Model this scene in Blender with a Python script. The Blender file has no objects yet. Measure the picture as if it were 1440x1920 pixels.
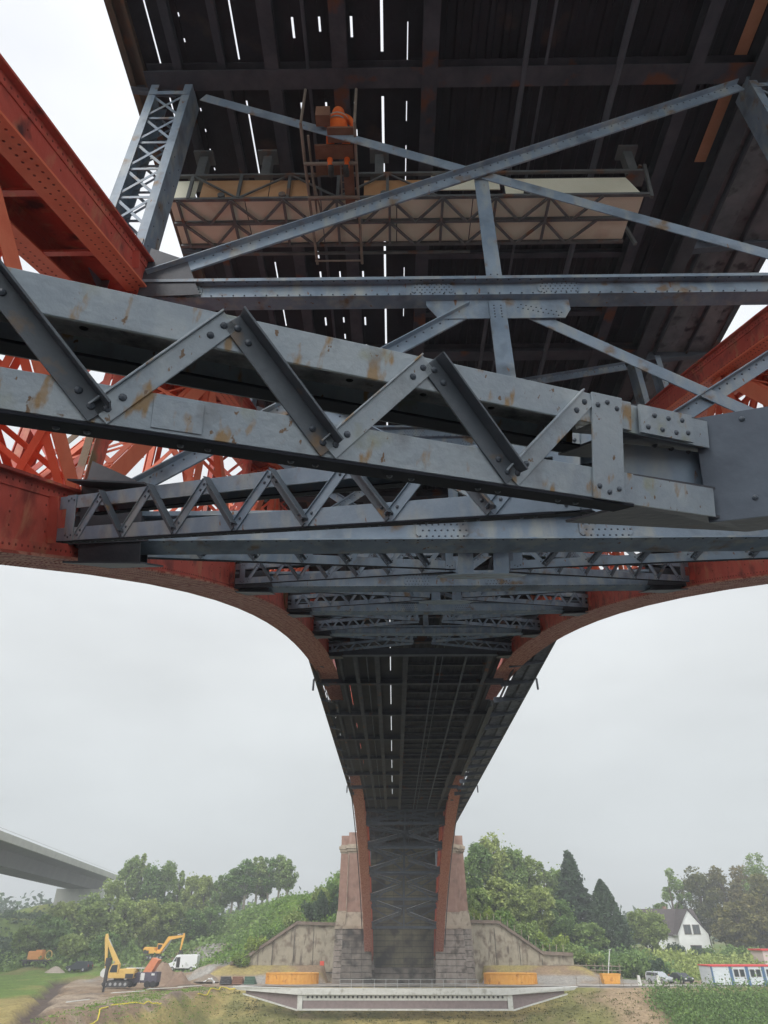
import bpy, math, random
from mathutils import Vector, Matrix, noise
random.seed(7)
S = bpy.context.scene
COL = S.collection
V = Vector
R = math.radians

# ------------------------------------------------------------------ camera
cd = bpy.data.cameras.new('camera')
cam = bpy.data.objects.new('camera', cd); COL.objects.link(cam)
cd.sensor_fit = 'VERTICAL'; cd.sensor_height = 36; cd.lens = 23.49
cd.clip_start = 0.05; cd.clip_end = 3000
cam.rotation_euler = (R(90 + 32.4), 0, 0.0129)
S.camera = cam

# ------------------------------------------------------------------ world: bright overcast
w = bpy.data.worlds.new('World'); S.world = w; w.use_nodes = True
nt = w.node_tree; nt.nodes.clear()
def N(nt, t, **k):
    n = nt.nodes.new(t)
    for a, b in k.items(): setattr(n, a, b)
    return n
L = nt.links.new
out = N(nt, 'ShaderNodeOutputWorld'); bg = N(nt, 'ShaderNodeBackground')
tc = N(nt, 'ShaderNodeTexCoord'); sep = N(nt, 'ShaderNodeSeparateXYZ')
L(tc.outputs['Generated'], sep.inputs[0])
ramp = N(nt, 'ShaderNodeValToRGB')
e = ramp.color_ramp.elements
e[0].position = 0.0; e[0].color = (0.56, 0.60, 0.605, 1)
e[1].position = 1.0; e[1].color = (0.97, 0.99, 1.05, 1)
for p_, c_ in ((0.12, (0.62, 0.66, 0.67, 1)), (0.32, (0.73, 0.76, 0.77, 1)), (0.6, (0.80, 0.83, 0.86, 1))):
    q = e.new(p_); q.color = c_
L(sep.outputs['Z'], ramp.inputs[0])
nz = N(nt, 'ShaderNodeTexNoise'); nz.inputs['Scale'].default_value = 2.2; nz.inputs['Detail'].default_value = 4
mp = N(nt, 'ShaderNodeMapping'); mp.inputs['Scale'].default_value = (1, 1, 2.6)
L(tc.outputs['Generated'], mp.inputs[0]); L(mp.outputs[0], nz.inputs[0])
mr = N(nt, 'ShaderNodeMapRange'); mr.inputs[3].default_value = 0.88; mr.inputs[4].default_value = 1.09
mr.inputs[1].default_value = 0.3; mr.inputs[2].default_value = 0.7
L(nz.outputs[0], mr.inputs[0])
# added fill: sky brightened behind the camera to lift the steel facing it
md = N(nt, 'ShaderNodeMapRange'); md.interpolation_type = 'SMOOTHSTEP'
md.inputs[1].default_value = 0.15; md.inputs[2].default_value = -0.75; md.inputs[3].default_value = 1.0; md.inputs[4].default_value = 2.6
L(sep.outputs['Y'], md.inputs[0])
m1 = N(nt, 'ShaderNodeMath', operation='MULTIPLY'); L(mr.outputs[0], m1.inputs[0]); L(md.outputs[0], m1.inputs[1])
vm = N(nt, 'ShaderNodeVectorMath', operation='SCALE'); L(ramp.outputs[0], vm.inputs[0]); L(m1.outputs[0], vm.inputs['Scale'])
L(vm.outputs[0], bg.inputs[0]); bg.inputs[1].default_value = 1.0
sky = N(nt, 'ShaderNodeTexSky'); sky.sky_type = 'NISHITA'; sky.sun_disc = False
sky.sun_elevation = R(48); sky.sun_rotation = R(200)
bg2 = N(nt, 'ShaderNodeBackground'); bg2.inputs[1].default_value = 0.004
L(sky.outputs[0], bg2.inputs[0])
ad = N(nt, 'ShaderNodeAddShader'); L(bg.outputs[0], ad.inputs[0]); L(bg2.outputs[0], ad.inputs[1])
L(ad.outputs[0], out.inputs[0])

ld = bpy.data.lights.new('sun', 'SUN'); ld.energy = 1.3; ld.angle = R(25); ld.color = (1, 0.96, 0.9)
lo = bpy.data.objects.new('sun', ld); COL.objects.link(lo)
lo.rotation_euler = (R(45), 0, R(-35)); lo.location = (0, -20, 60)

S.view_settings.view_transform = 'Standard'; S.view_settings.look = 'None'
S.view_settings.exposure = 0.17; S.view_settings.gamma = 1
S.cycles.use_denoising = True
S.cycles.max_bounces = 6; S.cycles.diffuse_bounces = 4; S.cycles.glossy_bounces = 2
S.cycles.volume_bounces = 0
S.cycles.use_fast_gi = False

# ------------------------------------------------------------------ materials
def mat(name, c1, c2=None, scale=3.0, rough=0.6, bump=0.0, bscale=30, spots=None, sscale=6, sthr=(0.6, 0.7), metal=0.0,
        detail=6, stretch=(1, 1, 1), streak=None, spec=0.4, extra=()):
    m = bpy.data.materials.new(name); m.use_nodes = True
    t = m.node_tree; b = t.nodes['Principled BSDF']
    b.inputs['Roughness'].default_value = rough; b.inputs['Metallic'].default_value = metal
    b.inputs['Specular IOR Level'].default_value = spec
    if c2 is None:
        b.inputs['Base Color'].default_value = (*c1, 1)
        if not bump: return m
    co = N(t, 'ShaderNodeTexCoord'); mpn = N(t, 'ShaderNodeMapping'); mpn.inputs['Scale'].default_value = stretch
    t.links.new(co.outputs['Object'], mpn.inputs[0])
    if c2 is not None:
        n = N(t, 'ShaderNodeTexNoise'); n.inputs['Scale'].default_value = scale; n.inputs['Detail'].default_value = detail
        n.inputs['Roughness'].default_value = 0.65
        t.links.new(mpn.outputs[0], n.inputs[0])
        r = N(t, 'ShaderNodeValToRGB'); r.color_ramp.elements[0].position = 0.32; r.color_ramp.elements[1].position = 0.68
        r.color_ramp.elements[0].color = (*c1, 1); r.color_ramp.elements[1].color = (*c2, 1)
        t.links.new(n.outputs[0], r.inputs[0]); src = r.outputs[0]
        for sp, sc, th, st in ([(spots, sscale, sthr, (1, 1, 1))] if spots else []) + ([(streak[0], streak[1], streak[2], streak[3])] if streak else []) + list(extra):
            n2 = N(t, 'ShaderNodeTexNoise'); n2.inputs['Scale'].default_value = sc; n2.inputs['Detail'].default_value = 5
            mp2 = N(t, 'ShaderNodeMapping'); mp2.inputs['Scale'].default_value = st; mp2.inputs['Location'].default_value = (3.3 + sc, 1.7 * sc, 9.1)
            t.links.new(co.outputs['Object'], mp2.inputs[0]); t.links.new(mp2.outputs[0], n2.inputs[0])
            mr_ = N(t, 'ShaderNodeMapRange'); mr_.inputs[1].default_value = th[0]; mr_.inputs[2].default_value = th[1]
            t.links.new(n2.outputs[0], mr_.inputs[0])
            mx = N(t, 'ShaderNodeMix', data_type='RGBA')
            t.links.new(mr_.outputs[0], mx.inputs[0]); t.links.new(src, mx.inputs[6]); mx.inputs[7].default_value = (*sp, 1)
            src = mx.outputs[2]
        t.links.new(src, b.inputs['Base Color'])
    if bump:
        n3 = N(t, 'ShaderNodeTexNoise'); n3.inputs['Scale'].default_value = bscale; n3.inputs['Detail'].default_value = 4
        t.links.new(mpn.outputs[0], n3.inputs[0])
        bp = N(t, 'ShaderNodeBump'); bp.inputs['Strength'].default_value = bump; bp.inputs['Distance'].default_value = 0.02
        t.links.new(n3.outputs[0], bp.inputs['Height']); t.links.new(bp.outputs[0], b.inputs['Normal'])
    return m

M = {}
M['steel'] = mat('steel_paint', (0.175, 0.235, 0.31), (0.275, 0.345, 0.425), 1.7, 0.5, 0.2, 18, (0.20, 0.14, 0.09), 2.6, (0.60, 0.70),
                 streak=((0.36, 0.38, 0.37), 5, (0.5, 0.75), (1, 1, 0.3)), extra=(((0.12, 0.15, 0.185), 2.1, (0.55, 0.75), (1, 1, 1)), ((0.20, 0.11, 0.07), 14, (0.68, 0.72), (1, 1, 0.3))))
M['steel_near'] = mat('weathered_steel_paint', (0.24, 0.29, 0.345), (0.33, 0.38, 0.42), 2.4, 0.42, 0.2, 30, (0.26, 0.27, 0.15), 4.0, (0.60, 0.74),
                      streak=((0.27, 0.18, 0.09), 14, (0.60, 0.68), (1, 1, 0.2)), extra=(((0.17, 0.185, 0.20), 5.5, (0.56, 0.76), (1, 1, .7)), ((0.15, 0.09, 0.05), 30, (0.67, 0.70), (1, 1, 0.6)), ((0.42, 0.46, 0.48), 5, (0.58, 0.80), (1, 1, .5))))
M['shaded_leg'] = mat('shaded_underside_steel', (0.018, 0.02, 0.027), (0.035, 0.038, 0.048), 2, 0.9, 0.1, 20, spec=0.1)  # near-black legs: the underside shade is put into the colour
M['anglebar'] = mat('dark_angle_bar', (0.07, 0.085, 0.105), (0.11, 0.13, 0.155), 3, 0.5, 0.15, 30, (0.2, 0.13, 0.07), 5, (0.6, 0.7))  # darker tone for the angle lacing bars
M['steel_plate'] = mat('darker_blue_plate', (0.085, 0.105, 0.14), (0.13, 0.16, 0.205), 2.0, 0.5, 0.15, 14, (0.22, 0.26, 0.30), 1.6, (0.55, 0.75))
M['steel_shaded'] = mat('shaded_blue_steel', (0.075, 0.085, 0.11), (0.12, 0.135, 0.165), 1.5, 0.65, 0.1, 14)  # darkened copy of the steel paint, shade of the far bracing in its colour
M['steel_dark'] = mat('dark_steel', (0.05, 0.055, 0.07), (0.09, 0.095, 0.11), 2, 0.6, 0.2, 20, (0.10, 0.045, 0.03), 1.4, (0.60, 0.70))  # dark steel; on gussets and crossing shelves it also holds painted shade
M['mottled'] = mat('mottled_plate', (0.22, 0.22, 0.23), (0.95, 0.95, 0.92), 5.0, 0.25, 0.3, 30, (0.20, 0.15, 0.08), 9, (0.62, 0.70), stretch=(1, 1, 1))
M['rivet'] = mat('rivet_paint', (0.055, 0.07, 0.09), (0.10, 0.12, 0.15), 9, 0.45)
M['hole'] = mat('hole_shadow', (0.02, 0.018, 0.018))
M['red'] = mat('red_lead_paint', (0.50, 0.080, 0.058), (0.61, 0.125, 0.09), 1.6, 0.5, 0.2, 25, (0.26, 0.05, 0.04), 1.8, (0.55, 0.70),
               streak=((0.56, 0.22, 0.13), 5, (0.56, 0.72), (1, 1, 0.3)), extra=(((0.10, 0.035, 0.035), 2.6, (0.60, 0.74), (1, 1, .5)), ((0.20, 0.13, 0.07), 1.1, (0.62, 0.72), (1, 1, 1))))
M['orange'] = mat('orange_lead_paint', (0.72, 0.16, 0.085), (0.80, 0.22, 0.12), 2.5, 0.6, 0.1, 25)
M['rivet_red'] = mat('red_rivet_paint', (0.20, 0.04, 0.03), (0.28, 0.06, 0.045), 9, 0.6)
M['redflange'] = mat('faded_red_flange', (0.44, 0.13, 0.09), (0.60, 0.30, 0.21), 7, 0.7, 0.3, 40, (0.33, 0.06, 0.04), 7, (0.52, 0.58))
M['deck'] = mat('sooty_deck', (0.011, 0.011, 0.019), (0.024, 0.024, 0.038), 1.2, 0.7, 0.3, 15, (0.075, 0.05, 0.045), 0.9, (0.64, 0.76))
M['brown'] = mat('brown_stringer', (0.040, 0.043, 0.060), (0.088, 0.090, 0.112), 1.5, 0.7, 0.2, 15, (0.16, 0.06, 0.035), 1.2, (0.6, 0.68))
M['walk'] = mat('walkway_concrete', (0.12, 0.125, 0.14), (0.27, 0.27, 0.28), 0.9, 0.85, 0.3, 12, (0.05, 0.05, 0.06), 3, (0.55, 0.7))
M['rustpanel'] = mat('rusty_edge_girder', (0.08, 0.07, 0.06), (0.17, 0.11, 0.075), 1.2, 0.8, 0.2, 15, (0.24, 0.10, 0.04), 1.6, (0.55, 0.68))

class MB:
    def __init__(s): s.v = []; s.f = []; s.rv = []
    def quad(s, *p):
        i = len(s.v); s.v += [tuple(q) for q in p]; s.f.append(tuple(range(i, i + len(p))))
    def prism(s, pts, off):
        """closed polygon pts (list of Vector) extruded by off"""
        n = len(pts); i = len(s.v); off = V(off)
        s.v += [tuple(p) for p in pts] + [tuple(V(p) + off) for p in pts]
        s.f.append(tuple(i + k for k in range(n))[::-1]); s.f.append(tuple(i + n + k for k in range(n)))
        for k in range(n):
            j = (k + 1) % n
            s.f.append((i + k, i + j, i + n + j, i + n + k))
    def ext(s, p0, p1, up, prof):
        p0, p1 = V(p0), V(p1); a = (p1 - p0); ax = a.normalized(); up = V(up)
        u = (up - ax * up.dot(ax)).normalized(); sd = ax.cross(u)
        s.prism([p0 + sd * x + u * y for x, y in prof], a)
    def bar(s, p0, p1, w, h, up=(0, 0, 1)):
        s.ext(p0, p1, up, [(-w/2, -h/2), (w/2, -h/2), (w/2, h/2), (-w/2, h/2)])
    def box(s, x0, x1, y0, y1, z0, z1):
        s.prism([V((x0, y0, z0)), V((x1, y0, z0)), V((x1, y1, z0)), V((x0, y1, z0))], (0, 0, z1 - z0))
    def ibeam(s, p0, p1, w, h, t=0.03, up=(0, 0, 1), web=None):
        web = web or t; a = w/2; b = h/2; c = web/2
        s.ext(p0, p1, up, [(-a, -b), (a, -b), (a, -b+t), (c, -b+t), (c, b-t), (a, b-t), (a, b), (-a, b), (-a, b-t), (-c, b-t), (-c, -b+t), (-a, -b+t)])
    def ell(s, p0, p1, up, a, b, t):
        """angle: leg a along side, leg b along up, both may be negative"""
        ta = t if a > 0 else -t; tb = t if b > 0 else -t
        s.ext(p0, p1, up, [(0, 0), (a, 0), (a, tb), (ta, tb), (ta, b), (0, b)])
    def rivet(s, p, n, r, h=0.6):
        p, n = V(p), V(n).normalized(); u = n.orthogonal().normalized(); w_ = n.cross(u); i = len(s.v); k_ = 8 if r > 0.012 else 5
        rings = ((1, 0), (0.8, 0.55)) if r > 0.012 else ((1, 0),); f0 = len(s.f)
        for q, z in rings:
            for k in range(k_):
                a = k * 2 * math.pi / k_; s.v.append(tuple(p + (u * math.cos(a) + w_ * math.sin(a)) * r * q + n * r * h * z))
        s.v.append(tuple(p + n * r * h)); top = len(s.v) - 1
        for g in range(len(rings) - 1):
            for k in range(k_):
                j = (k + 1) % k_; s.f.append((i + g*k_ + k, i + g*k_ + j, i + (g+1)*k_ + j, i + (g+1)*k_ + k))
        g = (len(rings) - 1) * k_
        for k in range(k_): s.f.append((i + g + k, i + g + (k + 1) % k_, top))
        s.rv.append((f0, len(s.f)))
    def tube(s, pts, r, n=8, r1=None, cap=True):
        pts = [V(p) for p in pts]; i0 = len(s.v); m_ = len(pts)
        u = None
        for k, p in enumerate(pts):
            d = (pts[min(k+1, m_-1)] - pts[max(k-1, 0)]).normalized()
            u = d.orthogonal().normalized() if u is None else (u - d * u.dot(d)).normalized()
            w_ = d.cross(u); rr = r if r1 is None else r + (r1 - r) * k / (m_ - 1)
            if isinstance(r, (list, tuple)): rr = r[k]
            for a in range(n):
                t = a * 2 * math.pi / n; s.v.append(tuple(p + (u * math.cos(t) + w_ * math.sin(t)) * rr))
        for k in range(m_ - 1):
            for a in range(n):
                b = (a + 1) % n; s.f.append((i0 + k*n + a, i0 + k*n + b, i0 + (k+1)*n + b, i0 + (k+1)*n + a))
        if cap:
            s.f.append(tuple(i0 + a for a in range(n))[::-1]); s.f.append(tuple(i0 + (m_-1)*n + a for a in range(n)))
    def build(s, name, material, parent=None, label=None, smooth=False, bevel=0):
        me = bpy.data.meshes.new(name); me.from_pydata(s.v, [], s.f); me.update()
        me.materials.append(M[material] if isinstance(material, str) else material)
        if s.rv and material in ('steel', 'steel_near', 'steel_plate', 'anglebar', 'shaded_leg'):
            me.materials.append(M['rivet'])
        if s.rv and material in ('red', 'orange', 'redflange'): me.materials.append(M['rivet_red'])
        if len(me.materials) > 1:
            for a, b in s.rv:
                for q in range(a, b): me.polygons[q].material_index = 1
        if smooth:
            for p in me.polygons: p.use_smooth = True
        o = bpy.data.objects.new(name, me); COL.objects.link(o)
        if parent: o.parent = parent
        if label: o['label'] = label
        if bevel:
            b = o.modifiers.new('bevel', 'BEVEL'); b.width = bevel; b.segments = 1; b.limit_method = 'ANGLE'; b.angle_limit = R(50)
        return o

def tag(o, label=None, cat=None, group=None, kind=None):
    if label: o['label'] = label
    if cat: o['category'] = cat
    if group: o['group'] = group
    if kind: o['kind'] = kind
    return o
def thing(name, label, cat, loc=(0, 0, 0), rz=0, group=None):
    o = bpy.data.objects.new(name, None); COL.objects.link(o); o.location = loc; o.rotation_euler = (0, 0, rz)
    o.empty_display_size = 0.2
    return tag(o, label, cat, group)
def copy_tree(o, parent=None):
    c = o.copy(); COL.objects.link(c)
    c.parent = parent
    for ch in list(o.children): copy_tree(ch, c)
    return c

# ================================================================== the steel arch bridge
CX = 1.55; HS = 5.75; XL = CX - HS; XR = CX + HS; HW = 0.66
DZ = 14.3                                   # underside of the deck
def zlow(y):
    h = (y - 63.15) ** 2
    return 16.03 - (0.00368 if y < 63.15 else 0.00378) * h - 6.7e-8 * h * h
def zup(y):
    return 21.75 - (0.00428 if y < 63.15 else 0.00470) * (y - 63.15) ** 2
def slope(f, y): return (f(y + 0.1) - f(y - 0.1)) / 0.2
NODE = [6.7 + 7.35 * i for i in range(17)]
bridge = thing('arch_bridge', 'huge riveted steel arch bridge with red arch ribs and blue grey bracing, seen from underneath', 'bridge')

def curve_pts(f, y0, y1, st): 
    n = max(2, int(round((y1 - y0) / st)) + 1)
    return [(y0 + (y1 - y0) * k / (n - 1)) for k in range(n)]

def chord(f, X, y0, y1, name, depth, up, matname, flange_mat, near_in, sgn):
    """box chord: two webs, top flange plates, bottom flanges; f gives the bottom"""
    ys = curve_pts(f, y0, y1, 2.45); m = MB(); fl = MB()
    def P(y, dx, dn):
        sl = slope(f, y); n = V((0, -sl, 1)).normalized()
        return V((X + dx, y, f(y))) + n * dn
    for a, b in zip(ys[:-1], ys[1:]):
        for q in (-HW + 0.10, HW - 0.12):
            pa = [P(a, q, 0.03), P(b, q, 0.03), P(b, q, depth - 0.03), P(a, q, depth - 0.03)]
            m.prism(pa, (0.02, 0, 0))
        # top cover plate and bottom flange
        m.prism([P(a, -HW, depth - 0.03), P(a, HW, depth - 0.03), P(b, HW, depth - 0.03), P(b, -HW, depth - 0.03)], P(a, 0, depth) - P(a, 0, depth - 0.03))
        # angle legs along the webs
        for q, sg in ((-HW + 0.12, 1), (HW - 0.12, -1)):
            for z0, z1 in ((0.03, 0.15), (depth - 0.15, depth - 0.03)):
                m.prism([P(a, q, z0), P(b, q, z0), P(b, q, z1), P(a, q, z1)], (0.016 * sg, 0, 0))
        for q, sg in ((-HW + 0.10, -1), (HW - 0.10, 1)):
            for z0, z1 in ((0.03, 0.15), (depth - 0.15, depth - 0.03)):
                m.prism([P(a, q, z0), P(b, q, z0), P(b, q, z1), P(a, q, z1)], (0.016 * sg, 0, 0))
        if up:   # upper chord: open below, two flange strips
            for x0, x1 in ((-HW, -HW + 0.34), (HW - 0.34, HW)):
                fl.prism([P(a, x0, 0), P(a, x1, 0), P(b, x1, 0), P(b, x0, 0)], P(a, 0, 0.03) - P(a, 0, 0))
        else:
            fl.prism([P(a, -HW, 0), P(a, HW, 0), P(b, HW, 0), P(b, -HW, 0)], P(a, 0, 0.03) - P(a, 0, 0))
    # stiffeners on webs
    for y in NODE:
        if y0 < y < y1:
            for dy in (-0.55, 0.55):
                for q, sg in ((-HW + 0.10, -1), (HW - 0.10, 1)):
                    a = P(y + dy, q, 0.15); b = P(y + dy, q, depth - 0.15)
                    m.bar(a + V((sg * 0.05, 0, 0)), b + V((sg * 0.05, 0, 0)), 0.10, 0.02, (0, 1, 0))
    if up:
        y = y0 + 0.5
        while y < min(y1, 30):
            a = P(y, -HW + 0.3, 0.02); b = P(y, HW - 0.3, 0.02); m.bar(a, b, 0.12, 0.03, (0, -slope(f, y), 1)); y += 1.225
    # rivets
    y = y0
    ymax = 42 if not up else 20
    while y < min(y1, ymax):
        sp = 0.10 if y < 14 else 0.16 if y < 25 else 0.3
        n = V((0, -slope(f, y), 1)).normalized(); r = 0.017 if y < 14 else 0.02 if y < 25 else 0.028
        if y > -1:
            for k, dx in enumerate((-0.58, -0.46, 0.46, 0.58) if up else (-0.60, -0.50, -0.32, -0.14, 0.14, 0.32, 0.50, 0.60)):
                fl.rivet(P(y + (k % 2) * sp / 2, dx, 0), -n, r, 0.7)
            if y < 22:
                for q, sg in ((-HW + 0.084, -1), (HW - 0.084, 1)):
                    for z in (0.09, depth - 0.09): m.rivet(P(y, q, z), (sg, 0, 0), 0.015, 0.7)
                for q, sg in ((-HW + 0.12, 1), (HW - 0.12, -1)):
                    if up: m.rivet(P(y, q + 0.016 * sg, 0.09), (sg, 0, 0), 0.015, 0.7)
                if int(y / sp) % 6 == 0:
                    for z in (0.27, 0.4, 0.55, 0.7):
                        if z < depth - 0.12:
                            for q, sg in ((-HW + 0.10, -1), (HW - 0.10, 1)): m.rivet(P(y, q, z), (sg, 0, 0), 0.014, 0.7)
        y += sp
    o = m.build(name, matname, bridge)
    fo = fl.build('bottom_flange', flange_mat, o)
    return o

for X, sg in ((XL, 1), (XR, -1)):
    chord(zlow, X, -7.6, 134.2, 'lower_chord', 0.80, False, 'red', 'redflange', None, sg)
    chord(zup, X, -6.0, 135.5, 'upper_chord', 0.55, True, 'red', 'orange', None, sg)

# lattice web members between the chords, plane of each rib
def laced(name, X, a, b, wid, dep, material, parent, nl=None, flat=0.11):
    """member from a to b (y,z): two flats dep apart in x, with X lacing between them"""
    m = MB(); pa, pb = V((X, a[0], a[1])), V((X, b[0], b[1])); d = pb - pa; ln = d.length; ax = d.normalized()
    s_ = ax.cross(V((1, 0, 0))).normalized()
    for sx in (-1, 1):
        m.bar(pa + V((sx * dep / 2, 0, 0)), pb + V((sx * dep / 2, 0, 0)), 0.014, wid, s_)
        for q in (-1, 1):
            m.bar(pa + V((sx * (dep / 2 - 0.08), 0, 0)) + s_ * q * (wid / 2 - 0.008), pb + V((sx * (dep / 2 - 0.08), 0, 0)) + s_ * q * (wid / 2 - 0.008), 0.10, 0.014, s_)
    n = max(1, int(round(ln / (dep * 1.15))))
    for k in range(n):
        t0, t1 = ln * k / n, ln * (k + 1) / n
        for q in (-1, 1):
            o_ = s_ * q * (wid / 2 + 0.006)
            m.bar(pa + ax * t0 + V((-dep/2 + .03, 0, 0)) + o_, pa + ax * t1 + V((dep/2 - .03, 0, 0)) + o_, 0.08, 0.010, s_)
            o_ = s_ * q * (wid / 2 + 0.018)
            m.bar(pa + ax * t0 + V((dep/2 - .03, 0, 0)) + o_, pa + ax * t1 + V((-dep/2 + .03, 0, 0)) + o_, 0.08, 0.010, s_)
    return m.build(name, material, parent)

half = 7.35 / 2
ys = [6.7 + half * k for k in range(-2, 35)]
for X in (XL, XR):
    for k, y in enumerate(ys):
        zl, zu = zlow(y) + 0.72, zup(y) + 0.1
        if zu - zl < 0.6: continue
        laced('web_post', X, (y, zl), (y, zu), 0.34, 1.0, 'red' if k % 2 == 0 else 'orange', bridge)
        if k + 1 < len(ys):
            y2 = ys[k + 1]; zl2, zu2 = zlow(y2) + 0.72, zup(y2) + 0.1
            if (k + 0) % 2 == 0: laced('web_diagonal', X, (y + .12, zl + .1), (y2 - .12, zu2 - .1), 0.29, 0.86, 'orange', bridge)
            else: laced('web_diagonal', X, (y + .12, zu - .1), (y2 - .12, zl2 + .1), 0.29, 0.86, 'orange', bridge)

# ---- horizontal struts of the cross frames
def strut(y, z, rise, w, h, splice, name, near, rivs=True, mt='steel'):
    m = MB(); x0, x1 = XL + HW - 0.1, XR - HW + 0.1
    m.box(x0, x1, y - w*.275, y + w*.275, z + .022, z + h - .022)
    bf = w * .36 if name == 'upper_strut' else w * .46
    m.box(x0, x1, y - bf, y + bf, z, z + .02); m.box(x0, x1, y - w*.62, y + w*.5, z + h - .02, z + h); m.box(x0, x1, y - w*.62, y - w*.60, z + h - .06, z + h - .021)
    # end gussets
    egs = []
    for xs, sg in ((x0, 1), (x1, -1)):
        eg = MB(); egs.append(eg); eg.prism([V((xs, y - w/2 - 0.02, z - 0.06)), V((xs + sg * 0.9, y - w/2 - 0.02, z - 0.02)), V((xs + sg * 0.6, y - w/2 - 0.02, z + h + 0.45)), V((xs, y - w/2 - 0.02, z + h + 0.75))], (0, 0.016, 0))
    yf = y - w * 0.275
    o = m.build(name, mt, bridge); [eg.build('end_gusset', 'steel_dark', o) for eg in egs]
    if near:
        for xc in splice:
            g = MB(); hw = 0.30; z0, z1 = z + 0.035, z + h - 0.035; zm = 0.06
            g.prism([V((xc - hw, yf - 0.018, z0 + zm)), V((xc - hw + zm, yf - 0.018, z0)), V((xc + hw - zm, yf - 0.018, z0)), V((xc + hw, yf - 0.018, z0 + zm)),
                     V((xc + hw, yf - 0.018, z1 - zm)), V((xc + hw - zm, yf - 0.018, z1)), V((xc - hw + zm, yf - 0.018, z1)), V((xc - hw, yf - 0.018, z1 - zm))][::-1], (0, 0.016, 0))
            for r_ in range(4):
                for c_ in range(8):
                    g.rivet((xc - hw + 0.05 + c_ * 0.071 + (0.03 if r_ % 2 else 0), yf - 0.018, z0 + 0.03 + r_ * (z1 - z0 - 0.06) / 3), (0, -1, 0), 0.013, 0.8)
            g.build('splice_plate', 'steel', o)
        rv = MB(); x = x0 + 0.1
        while x < x1:
            rv.rivet((x, yf - 0.06, z + h - 0.02), (0, 0, -1), 0.014); rv.rivet((x, yf - 0.06, z - 0.012), (0, 0, -1), 0.014); x += 0.16
        rv.build('rivets', 'rivet', o)
    return o

def plate_diag(m, a, b, y, wid, t=0.016, fl=0.09, rivs=True, flip=1):
    """flat bar in the plane y with an outstanding leg along its upper edge; a,b are (x,z)"""
    pa, pb = V((a[0], y, a[1])), V((b[0], y, b[1])); d = (pb - pa).normalized(); nrm = V((0, 1, 0)); s_ = d.cross(nrm)
    if s_.z < 0: s_ = -s_
    m.bar(pa, pb, t, wid, s_)
    if fl:
        m.bar(pa + s_ * (wid/2 - 0.008) + V((0, -fl/2, 0)), pb + s_ * (wid/2 - 0.008) + V((0, -fl/2, 0)), fl, t, s_)
        m.bar(pa + s_ * (-wid/2 + 0.05) + V((0, 0.02, 0)), pb + s_ * (-wid/2 + 0.05) + V((0, 0.02, 0)), t, 0.09, s_)
    if rivs:
        ln = (pb - pa).length; k = 0.12
        while k < ln:
            m.rivet(pa + d * k + s_ * (wid/2 - 0.055) + V((0, -t/2, 0)), (0, -1, 0), 0.015, 0.9); k += 0.15

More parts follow.
